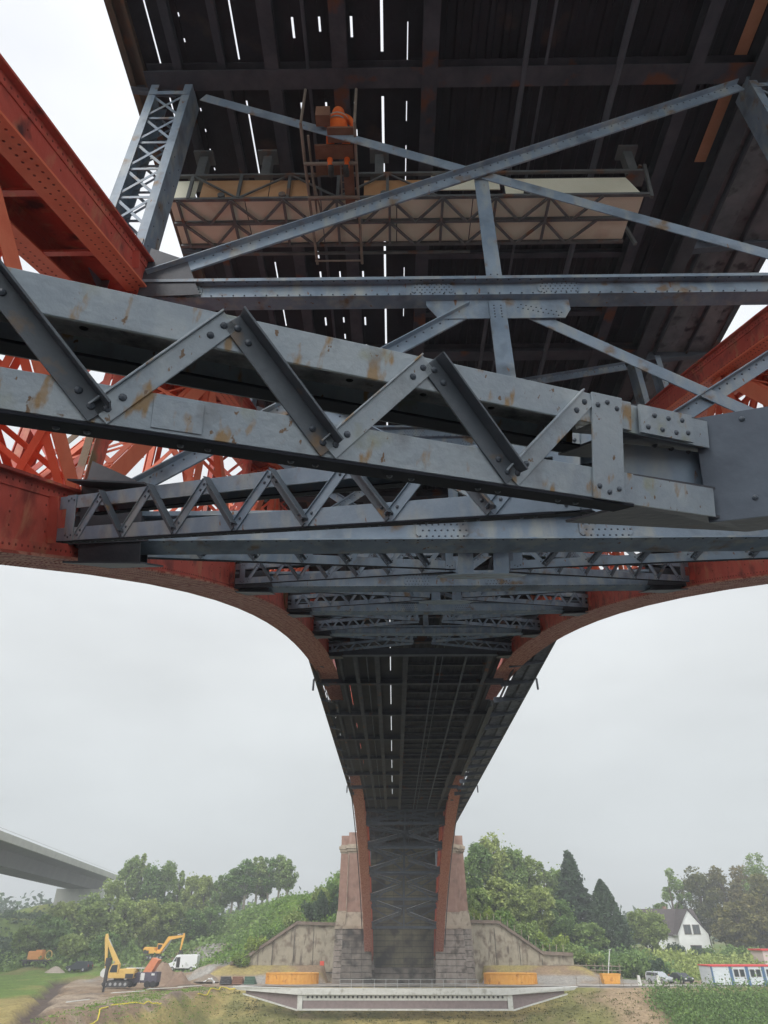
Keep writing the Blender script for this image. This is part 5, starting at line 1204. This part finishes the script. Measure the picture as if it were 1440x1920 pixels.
# dark drill column in front of the yellow excavator
t = thing('drill_rig', 'dark upright drill column standing in the trench before the yellow excavator', 'drill', (-41.9, 117.5, -7.3))
m = MB(); m.box(-.2, .2, -.2, .2, 1.6, 4.4); m.build('mast', 'dk', t); m = MB(); m.tube([(0, 0, -.3), (0, 0, 1.8)], .14, 10)
for k in range(9): m.tube([(0, 0, .1 + .18 * k), (0, 0, .14 + .18 * k)], .3, 12)
m.build('auger', 'dk', t); m = MB(); m.box(-.35, .35, -.3, .3, 3.6, 4.6); m.build('motor', 'dk', t)
# screening machine with orange hopper
zz = hz(-38, 123)
t = thing('screening_machine', 'dark screening machine with white frame and orange hopper beside the spoil heap', 'machine', (-38.0, 122.5, zz + .15))
m = MB(); m.box(-1.0, 2.4, -1, 1, .6, 1.9); m.box(-2.2, -1.0, -.9, .9, .5, 1.5); m.build('body', mat('plum_machine', (.07, .06, .09), (.11, .1, .13), 3, .5), t, bevel=.05)
m = MB(); m.box(-2.4, .3, -1.05, 1.05, 2.35, 2.45)
for x in (-2.35, -.2): m.box(x, x + .08, -1.0, -.92, .5, 2.35); m.box(x, x + .08, .92, 1.0, .5, 2.35)
m.build('canopy', 'lampw', t)
m = MB(); m.prism([V((.1, -.9, 1.9)), V((1.4, -.9, 1.9)), V((2.2, -.9, 3.4)), V((1.2, -.9, 3.7))], (0, 1.8, 0)); m.build('hopper', mat('orange_hopper', (.66, .2, .08), (.7, .28, .15), 3, .6), t)
m = MB(); m.box(-.1, .5, -1.06, -1.02, .9, 1.8); m.box(1.5, 2.0, -1.04, -1.01, 1.5, 1.75); m.build('panel', 'lampw', t)
for x in (-1.5, 1.0, 1.9):
    for y in (-1, 1): m = MB(); m.tube([(x, y * 1.02, .42), (x, y * .75, .42)], .42, 16); m.build('wheel', 'tyre', t)
m = MB(); m.tube([(-2.3, -1.0, .6), (-2.9, -1.0, .6), (-3.1, -.9, .2)], .05, 6); m.build('tow_bar', 'dk', t)
# orange plant on a small trailer, far left
t = thing('trailer', 'small flat trailer with an orange tank at the far end of the green field', 'trailer', (-66.0, 149, hz(-66, 149)))
m = MB(); m.box(-3.2, 2.2, -.9, .9, .75, .95); m.build('bed', 'dk', t); m = MB(); m.box(-2.2, .4, -.8, .8, .96, 2.3); m.box(-.9, .4, -.7, .7, 2.3, 2.5); m.build('tank', mat('dull_orange', (.6, .24, .07), (.66, .3, .1), 3, .6), t, bevel=.08)
m = MB(); m.tube([(1.4 + .6 * math.cos(a_ / 8 * math.pi), 0, 1.7 + .7 * math.sin(a_ / 8 * math.pi)) for a_ in range(17)], .08, 6, cap=False); m.build('hose_reel', 'exy', t)
for x in (-2.4, 1.3): m = MB(); m.tube([(x, -.9, .4), (x, .9, .4)], .4, 14); m.build('wheel', 'tyre', t)

# heaps of spoil
def heap(label, x, y, rx, ry, h, c1, c2):
    m = MB(); n = 28; rg = 9; z0 = hz(x, y) - .2; i0 = 0
    for a in range(rg + 1):
        f = a / rg
        for b in range(n):
            th = 2 * math.pi * b / n; q_ = noise.noise(V((math.cos(th) * 1.6 + x, math.sin(th) * 1.6 + y, f * 2))) * .22 + 1
            m.v.append((x + rx * f * q_ * math.cos(th), y + ry * f * q_ * math.sin(th), z0 + h * (.5 + .5 * math.cos(f * math.pi)) * (1 + .12 * noise.noise(V((b * .9, a * .8, x)))))) 
    for a in range(rg):
        for b in range(n): j = (b+1) % n; m.f.append((a*n + b, (a+1)*n + b, (a+1)*n + j, a*n + j))
    o = m.build('spoil_heap', mat('spoil', c1, c2, 2, .95, .6, 6), None, smooth=True); tag(o, label, 'heap')
heap('tall brown spoil heap behind the screening machine', -37.6, 131, 3.6, 3.2, 3.1, (.22, .145, .10), (.32, .23, .16))
heap('rounded brown spoil heap right of the screening machine', -33.8, 127.5, 2.6, 2.4, 2.0, (.20, .13, .09), (.30, .21, .15))
heap('low pale gravel heap at the far end of the green field', -61.5, 146, 2.6, 1.6, 1.1, (.32, .26, .2), (.42, .36, .3))
heap('low grey dirt heap near the white van', -30.5, 133, 2.4, 1.6, 1.0, (.2, .16, .12), (.28, .23, .18))
0 and heap('pale earth spill tumbling down the bank left of the left retaining wall', -31.5, 141, 3.0, 5.5, 3.6, (.22, .22, .12), (.33, .31, .20))
# material dump left of the oval basin
M['pallet'] = M['wood']
PL = [('dark bundle of pipes stacked', 'dk'), ('rusty bundle of rods stacked', 'brownboard'), ('green covered bundle stacked', None)]
for k, (lb, mt) in enumerate(PL):
    x = -26.6 + 1.9 * k; m = MB()
    for a in range(4):
        for b in range(4 - a): m.tube([(x - .8, 127.6 + .3 * b + .15 * a, -6.3 + .26 * a), (x + .8 + .1 * b, 127.7 + .3 * b + .15 * a, -6.3 + .26 * a)], .14, 8)
    o = m.build('pipe_bundle', mt or mat('green_cover', (.06, .12, .08))); tag(o, lb + (' furthest from', ' in the middle left of', ' nearest to')[k] + ' the left oval basin', 'bundle', 'bundles left of the oval basin')
t = thing('white_sheet', 'white crumpled sheet lying at the left end of the quay track', 'sheet', (-28.6, 126, -6.3))
m = MB()
for a in range(6):
    for b in range(4): m.v.append((a * .35 - .9, b * .4 - .6, .35 + .5 * noise.noise(V((a * .9, b * .8, 3)))  + (.35 if 1 < a < 4 else 0)))
for a in range(5):
    for b in range(3): m.f.append((a*4+b, (a+1)*4+b, (a+1)*4+b+1, a*4+b+1))
m.build('cloth', 'lampw', t)
# yellow hose along the top of the grass slope
def hose(label, pts, r=.07):
    m = MB(); P = [V((x, y, hz(x, y) + .10)) for x, y in pts]; m.tube(P, r, 6); o = m.build('yellow_hose', M.setdefault('hose', mat('hose_yellow', (.75, .62, .05)))); tag(o, label, 'hose')
def wob(a, b, n, s_): return [(a[0] + (b[0]-a[0]) * k / n + s_ * math.sin(k * 1.3 + a[0]), a[1] + (b[1]-a[1]) * k / n + s_ * math.sin(k * .9 + b[1])) for k in range(n + 1)]
hose('long yellow hose snaking across the grassy bank at the lower left', wob((-32.8, 84), (-33.6, 97), 18, .18) + wob((-33.4, 98.5), (-29.6, 105), 14, .2))
hose('short yellow hose over the crest of the grassy bank near the quay track', wob((-27.2, 114), (-25.6, 121.8), 10, .2) + wob((-25.2, 122.4), (-23.5, 122.8), 4, .1))
# red sign board on the left wall
m = MB(); m.box(-12.7, -12.0, 137.28, 137.33, -4.3, -3.6); tag(m.build('warning_board', mat('red_board', (.75, .10, .06))), 'small plain red board fixed on the left retaining wall beside the tower', 'board')
# scaffold boards and debris on dirt
for k, (x, y, rz, ln) in enumerate(((-36.5, 112, .5, 4.5), (-33.2, 118, .3, 5), (-38.5, 100, 1.0, 3.2), (-30.5, 121.5, .15, 3.5))):
    m = MB(); m.bar((-ln/2, 0, 0), (ln/2, 0, .12), .22, .06); m.bar((-ln/2 + .3, .35, .02), (ln/2 - .2, .1, .1), .14, .06)
    o = m.build('timber_board', 'whitecon'); o.location = (x, y, hz(x, y) + .3); o.rotation_euler = (0, 0, rz)
    tag(o, ('pale boards lying in the mud right of the drill column', 'long pale boards lying below the spoil heaps', 'pale boards lying in the trench low on the left', 'pale boards lying at the crest of the bank below the van')[k], 'boards', 'pale boards on the dirt')
# a leaning pale pole on the right bank
m = MB(); m.tube([(35.0, 134, -6), (35.6, 134, -3.5), (36.0, 134, -1.9)], .08, 6); m.box(35.85, 36.15, 133.8, 134.1, -1.95, -1.85); tag(m.build('leaning_pole', 'lampw'), 'bent pale pole standing behind the orange skip', 'pole')

# ================================================================== vegetation
def leafmat(name, c1, c2, c3):
    m = bpy.data.materials.new(name); m.use_nodes = True; t = m.node_tree; b = t.nodes['Principled BSDF']; b.inputs['Roughness'].default_value = .75; b.inputs['Specular IOR Level'].default_value = .25
    at_ = N(t, 'ShaderNodeAttribute', attribute_name='leaf'); oi = N(t, 'ShaderNodeObjectInfo')
    r = N(t, 'ShaderNodeValToRGB'); r.color_ramp.elements[0].color = (*c1, 1); r.color_ramp.elements[1].color = (*c3, 1); q_ = r.color_ramp.elements.new(.5); q_.color = (*c2, 1)
    t.links.new(at_.outputs['Fac'], r.inputs[0])
    hs_ = N(t, 'ShaderNodeHueSaturation'); mr_ = N(t, 'ShaderNodeMapRange'); mr_.inputs[3].default_value = .47; mr_.inputs[4].default_value = .53; t.links.new(oi.outputs['Random'], mr_.inputs[0]); t.links.new(mr_.outputs[0], hs_.inputs['Hue'])
    mv = N(t, 'ShaderNodeMapRange'); mv.inputs[3].default_value = 1.25; mv.inputs[4].default_value = .8; t.links.new(oi.outputs['Random'], mv.inputs[0]); t.links.new(mv.outputs[0], hs_.inputs['Value'])
    t.links.new(r.outputs[0], hs_.inputs['Color']); t.links.new(hs_.outputs[0], b.inputs['Base Color'])
    tr = N(t, 'ShaderNodeBsdfTranslucent'); t.links.new(hs_.outputs[0], tr.inputs[0]); mx = N(t, 'ShaderNodeMixShader'); mx.inputs[0].default_value = .3
    o_ = t.nodes['Material Output']; t.links.new(b.outputs[0], mx.inputs[1]); t.links.new(tr.outputs[0], mx.inputs[2]); t.links.new(mx.outputs[0], o_.inputs[0])
    return m
M['leaf'] = leafmat('leaves_green', (.12, .18, .05), (.22, .31, .09), (.35, .45, .15))
M['leafd'] = leafmat('leaves_dark', (.045, .08, .042), (.075, .12, .058), (.12, .175, .08))
M['leafl'] = leafmat('leaves_light', (.12, .19, .035), (.21, .31, .06), (.34, .45, .09))
M['leafa'] = leafmat('leaves_autumn', (.085, .095, .03), (.16, .155, .05), (.26, .23, .085))
M['bark'] = mat('bark', (.09, .07, .05), (.15, .12, .09), 4, .9)
M['barkl'] = mat('pale_bark', (.20, .17, .13), (.32, .28, .23), 4, .9)
def leaves(pts, nrm_bias, size, seed, mt, name):
    """pts: numpy (n,3) centres; random oriented leaf clump quads"""
    rr = np.random.RandomState(seed); n = len(pts)
    nv = rr.normal(size=(n, 3)) + nrm_bias; nv /= np.linalg.norm(nv, axis=1)[:, None] + 1e-6
    a = np.cross(nv, rr.normal(size=(n, 3))); a /= np.linalg.norm(a, axis=1)[:, None] + 1e-6; b = np.cross(nv, a)
    sz = size * (0.55 + .9 * rr.rand(n))[:, None]; a *= sz; b *= sz * .7
    v = np.stack([pts - a, pts - b * .9 + nv * sz * .15, pts + a, pts + b * .9 + nv * sz * .15], 1).reshape(-1, 3)
    f = np.arange(n * 4).reshape(n, 4)
    me = bpy.data.meshes.new(name); me.vertices.add(n * 4); me.vertices.foreach_set('co', v.ravel().astype('f4'))
    me.loops.add(n * 4); me.loops.foreach_set('vertex_index', f.ravel().astype('i4')); me.polygons.add(n); me.polygons.foreach_set('loop_start', (np.arange(n) * 4).astype('i4')); me.polygons.foreach_set('loop_total', np.full(n, 4, 'i4'))
    me.update(); me.materials.append(M[mt])
    at_ = me.attributes.new('leaf', 'FLOAT', 'FACE'); at_.data.foreach_set('value', np.clip(rr.normal(.5, .22, n), 0, 1).astype('f4'))
    return me
def clumps(rr, centres, radii, per):
    out_ = []
    for c, r in zip(centres, radii):
        d_ = rr.normal(size=(per, 3)); d_ /= np.linalg.norm(d_, axis=1)[:, None]; q_ = r * (.45 + .55 * rr.rand(per) ** .5)
        p = c + d_ * q_[:, None] * np.array([1, 1, .75]); out_.append(p)
    return np.concatenate(out_)
def crown(kind, seed):
    """unit tree: height 1, half width 1"""
    rr = np.random.RandomState(seed)
    if kind in ('r', 'a', 'o'):
        nC = 46 if kind != 'o' else 30; C_, Rr = [], []
        while len(C_) < nC:
            p = rr.uniform(-1, 1, 3); rr_ = np.linalg.norm(p)
            if rr_ > 1 or rr_ < .35: continue
            z = .56 + p[2] * .42; wz = 1.0 - max(0, p[2]) ** 2 * .35
            C_.append(np.array([p[0] * .82 * wz, p[1] * .82 * wz, z])); Rr.append(rr.uniform(.16, .30) * (1.0 if kind != 'o' else .8))
        pts = []
        for c, r in zip(C_, Rr):
            n = 130; d_ = rr.normal(size=(n, 3)); d_ /= np.linalg.norm(d_, axis=1)[:, None]; q_ = r * (.4 + .6 * rr.rand(n) ** .5)
            pts.append(c + d_ * q_[:, None] * np.array([1, 1, .36]))
        n = 160 if kind != 'o' else 10; d_ = rr.normal(size=(n, 3)); d_ /= np.linalg.norm(d_, axis=1)[:, None]; q_ = .80 + .20 * rr.rand(n); pts.append(np.array([0, 0, .56]) + d_ * q_[:, None] * np.array([.98, .98, .46]))
        return np.concatenate(pts), C_
    if kind == 's':
        C_, Rr = [], []
        for k in range(40):
            z = rr.uniform(.36, .96); w_ = .85 * (1 - abs((z - .68) / .36) ** 2.2); a = rr.rand() * 6.28; q_ = rr.rand() ** .5 * w_
            C_.append(np.array([q_ * math.cos(a), q_ * math.sin(a), z])); Rr.append(rr.uniform(.22, .38))
        pts = []
        for c, r in zip(C_, Rr):
            n = 95; d_ = rr.normal(size=(n, 3)); d_ /= np.linalg.norm(d_, axis=1)[:, None]; pts.append(c + d_ * (r * (.3 + .7 * rr.rand(n)))[:, None] * np.array([1, 1, .26]))
        return np.concatenate(pts), C_
    if kind == 'c':   # spruce
        pts = []
        z = .06
        while z < .99:
            w_ = (1 - z) ** .8 * 1.3 + .03; nb = 13
            for k in range(nb):
                a = rr.rand() * 6.28; L_ = w_ * rr.uniform(.75, 1.1); n = int(16 + 60 * L_)
                tt = rr.rand(n) ** .55; px_ = L_ * tt
                pts.append(np.stack([px_ * math.cos(a) + rr.normal(0, .05, n), px_ * math.sin(a) + rr.normal(0, .05, n), z - .05 * tt ** 1.5 * 1.0 + rr.normal(0, .008, n)], 1))
            z += .033
        return np.concatenate(pts), []
    if kind == 't':   # thuja
        n = 13000; z = rr.rand(n) ** .8; w_ = np.where(z < .3, .9 + .1 * np.sin(z * 5), (1 - (z - .3) / .7) ** .72); a = rr.rand(n) * 6.28
        q_ = w_ * (.74 + .30 * rr.rand(n) ** 2) * (1 + .10 * np.sin(a * 5 + z * 9) + .07 * np.sin(a * 9 - z * 31))
        return np.stack([q_ * np.cos(a), q_ * np.sin(a), z * .98 + .01], 1), []
protos = {}
def proto(kind, v, H, Wd):
    key = (kind, v, round(H / 5), round(Wd / 1.5))
    if key in protos: return protos[key]
    pts, C_ = crown(kind, 11 + v * 7 + ord(kind)); P_ = pts * np.array([Wd, Wd, H])
    mt = {'r': 'leaf', 'a': 'leafa', 'o': 'leaf', 's': 'leaf', 'c': 'leafd', 't': 'leafd'}[kind]
    me = leaves(P_, np.array([0, 0, .5]), {'r': .27, 'a': .31, 'o': .28, 's': .23, 'c': .30, 't': .26}[kind], 5 + v, mt, 'crown')
    m = MB(); th = .02 * H + .05
    m.tube([(0, 0, -.6), (0.05, 0, H * .25), (-.06, .05, H * .55), (0, 0, H * .86)], [th, th * .8, th * .5, th * .15], 7)
    rr = random.Random(v)
    for c in C_[:16]:
        z0 = max(.18, c[2] - .22) * H; m.tube([(0, 0, z0), (c[0] * Wd * .5, c[1] * Wd * .5, (z0 + c[2] * H) / 2 + .2), (c[0] * Wd, c[1] * Wd, c[2] * H)], [th * .4, th * .25, th * .08], 5)
    me2 = bpy.data.meshes.new('trunk'); me2.from_pydata(m.v, [], m.f); me2.update(); me2.materials.append(M['barkl' if kind == 's' else 'bark'])
    protos[key] = (me, me2, H, Wd, kind); return protos[key]
KN = {'r': ('broadleaf_tree', 'rounded green tree'), 'o': ('open_tree', 'loose gappy green tree'), 's': ('slender_tree', 'slender tree with bare pale trunk'), 'c': ('spruce_tree', 'dark pointed spruce with drooping tiers of branches'), 't': ('thuja_tree', 'dense dark cone shaped evergreen tree'), 'a': ('autumn_tree', 'broad olive brown tree')}
def where(x, y):
    if x < -72: return 'under the concrete bridge'
    if x < -24:
        return 'on the left hill skyline' if y > 178 else 'midway up the left hill' if y > 164 else 'at the left hill foot'
    if x < 41: return 'cresting the hill behind the right tower' if y > 165 else 'low beside the right tower'
    if x < 58: return 'left of the white house'
    return 'towering behind the white house' if y > 188 else 'right of the white house'
ordn = ['first', 'second', 'third', 'fourth', 'fifth', 'sixth', 'seventh', 'eighth', 'ninth', 'tenth', 'eleventh', 'twelfth']
rows = {}
for q_ in TREES: rows.setdefault((q_[5], where(q_[0], q_[1])), []).append(q_)
for k, (x, y, z, H, Wd, kd) in enumerate(TREES):
    me, me2, H0, W0, _ = proto(kd, k % 3, H, Wd)
    nm, ds = KN[kd]; row = sorted(rows[(kd, where(x, y))]); pos = row.index((x, y, z, H, Wd, kd))
    lab = ds + ' ' + where(x, y) + ('' if len(row) == 1 else ', %s such from left' % ordn[min(pos, 11)])
    if kd == 'c': lab = 'dark pointed spruce with drooping tiers, tallest conifer right of the bridge'
    if kd == 't': lab = 'dense dark cone shaped evergreen just right of the spruce'
    t = thing(nm, lab, 'tree', (x, y, z), k * 1.7, 'trees ' + where(x, y) if len(row) > 1 else None)
    s_ = V((Wd / W0 * (1.25 if kd == 's' else 1.12), Wd / W0 * (1.25 if kd == 's' else 1.12), H / H0))
    for n_, d_ in (('crown', me), ('trunk', me2)):
        o = bpy.data.objects.new(n_, d_); COL.objects.link(o); o.parent = t; o.scale = s_
# bushes
bm_ = []
for v in range(3):
    rr = np.random.RandomState(40 + v); C_ = [np.array([rr.uniform(-.7, .7), rr.uniform(-.7, .7), rr.uniform(.15, .7)]) for _ in range(14)]
    pts = clumps(rr, C_, [rr.uniform(.22, .38) for _ in C_], 90); bm_.append([leaves(pts * np.array([2.3, 2.3, 2.8]), np.array([0, 0, .5]), .20, v, mt, 'bush') for mt in ('leaf', 'leafl', 'leafd')])
BL = [('bright yellow green bush low on the coping of the left retaining wall', 1), ('bright green bush on the left coping, second up the slope', 1), ('green bush on the left coping, third up the slope', 0), ('dense green bush at the knee of the left coping', 0),
      ('tall dark bush behind the flat top of the left wall', 2), ('dark bush tucked against the left tower', 2), ('green bush high on the embankment left of the left tower', 0), ('small bush topmost on the embankment beside the left tower', 0),
      ('light green bush tucked against the right tower', 1), ('light green bush behind the flat top of the right wall', 1), ('bright bush at the knee of the right coping', 0), ('green bush halfway down the right coping', 1), ('green bush low down the right coping', 0),
      ('green bush at the foot of the right coping', 0), ('bush above the wooden rail fence', 0), ('dense bush behind the orange skip', 0), ('bush between the skip and the silver car', 2), ('round clipped bush left of the house front', 2), ('round dark bush before the house wing', 2),
      ('dark bush under the house window', 2), ('bush right of the house above the cabins', 0), ('large green bush behind the white site cabins', 0)]
for k, ((x, y, z, H, Wd), (lb, mt)) in enumerate(zip(BUSH, BL)):
    o = bpy.data.objects.new('bush', bm_[k % 3][mt]); COL.objects.link(o); o.location = (x, y, min(z, hz(x, y)) - .1); o.scale = (Wd / 1.9, Wd / 1.9, H / 2.3); o.rotation_euler = (0, 0, k)
    tag(o, lb, 'bush', 'bushes around the retaining walls' if k < 17 else 'bushes near the house')
# undergrowth on the hills, shrub cover on the right bank, ivy and weeds
def scatter(name, label, cat, poly, n, size, h, mt, seed, cluster=14, rad=1.0):
    rr = np.random.RandomState(seed); x0, x1, y0, y1 = poly; nc = n // cluster
    cx = rr.uniform(x0, x1, nc); cy = rr.uniform(y0, y1, nc); cz = height(cx, cy)
    p = np.stack([cx, cy, cz], 1)[:, None, :] + rr.normal(size=(nc, cluster, 3)) * np.array([rad, rad, h * .5]); p[..., 2] = np.maximum(p[..., 2], (cz + .05)[:, None]) + 0 * p[..., 2]
    me = leaves(p.reshape(-1, 3), np.array([0, 0, .8]), size, seed, mt, name); o = bpy.data.objects.new(name, me); COL.objects.link(o)
    tag(o, label, cat, kind='stuff')
scatter('undergrowth', 'dense green undergrowth covering the wooded left hill', 'undergrowth', (-78, -24, 148, 196), 30000, .34, 1.3, 'leaf', 1)
scatter('undergrowth', 'lush grass and weeds on the left embankment above the retaining wall', 'undergrowth', (-34, -9, 141, 175), 16000, .26, .9, 'leafl', 2)
scatter('undergrowth', 'dark undergrowth below the concrete bridge', 'undergrowth', (-120, -72, 148, 215), 14000, .4, 1.6, 'leafd', 3)
scatter('undergrowth', 'green undergrowth covering the hill right of the bridge', 'undergrowth', (13, 50, 141, 185), 26000, .32, 1.3, 'leaf', 4)
scatter('undergrowth', 'hedge growth around the house garden', 'undergrowth', (48, 95, 143, 176), 24000, .32, 1.3, 'leaf', 5)
scatter('shrub_cover', 'dense green brambles covering the right bank below the site cabins', 'shrubs', (36.5, 66, 106, 121.2), 40000, .16, 2.1, 'leaf', 6, rad=.7)
scatter('shrub_cover', 'darker brambles mixed over the right bank', 'shrubs', (38.5, 66, 107, 121), 10000, .16, 1.6, 'leafl', 7, rad=.6)
scatter('bank_grass', 'rough grass tufts on the canal bank', 'grass', (-24, 36, 106, 122), 14000, .10, .12, 'leafa', 8, 8, .35)
scatter('bank_grass', 'green grass tufts on the left bank crest', 'grass', (-37, -25, 82, 122), 9000, .10, .12, 'leafl', 9, 8, .35)
# distant tree line closing the horizon
rr = np.random.RandomState(77); P_ = []
for k in range(60):
    x = -330 + 11.5 * k + rr.uniform(-3, 3); y = 330 + rr.uniform(-12, 30)
    z0 = hz(x, y); P_.append(np.array([x, y, z0 + 4]) + rr.normal(size=(260, 3)) * np.array([5, 4, 3.0]))
me = leaves(np.concatenate(P_), np.array([0, 0, .5]), 1.1, 3, 'leafd', 'distant_woodland'); o = bpy.data.objects.new('distant_woodland', me); COL.objects.link(o); tag(o, 'far wooded horizon behind everything', 'woodland', kind='stuff')

# ================================================================== haze
hm_ = bpy.data.materials.new('haze'); hm_.use_nodes = True; t = hm_.node_tree; t.nodes.clear(); o_ = N(t, 'ShaderNodeOutputMaterial'); pv = N(t, 'ShaderNodeVolumePrincipled')
pv.inputs['Color'].default_value = (.93, .95, .97, 1); pv.inputs['Density'].default_value = 0.0013; t.links.new(pv.outputs[0], o_.inputs['Volume'])
m = MB(); m.box(-640, 640, -140, 840, -22, 60); hb = m.build('haze', hm_); tag(hb, kind='stuff')
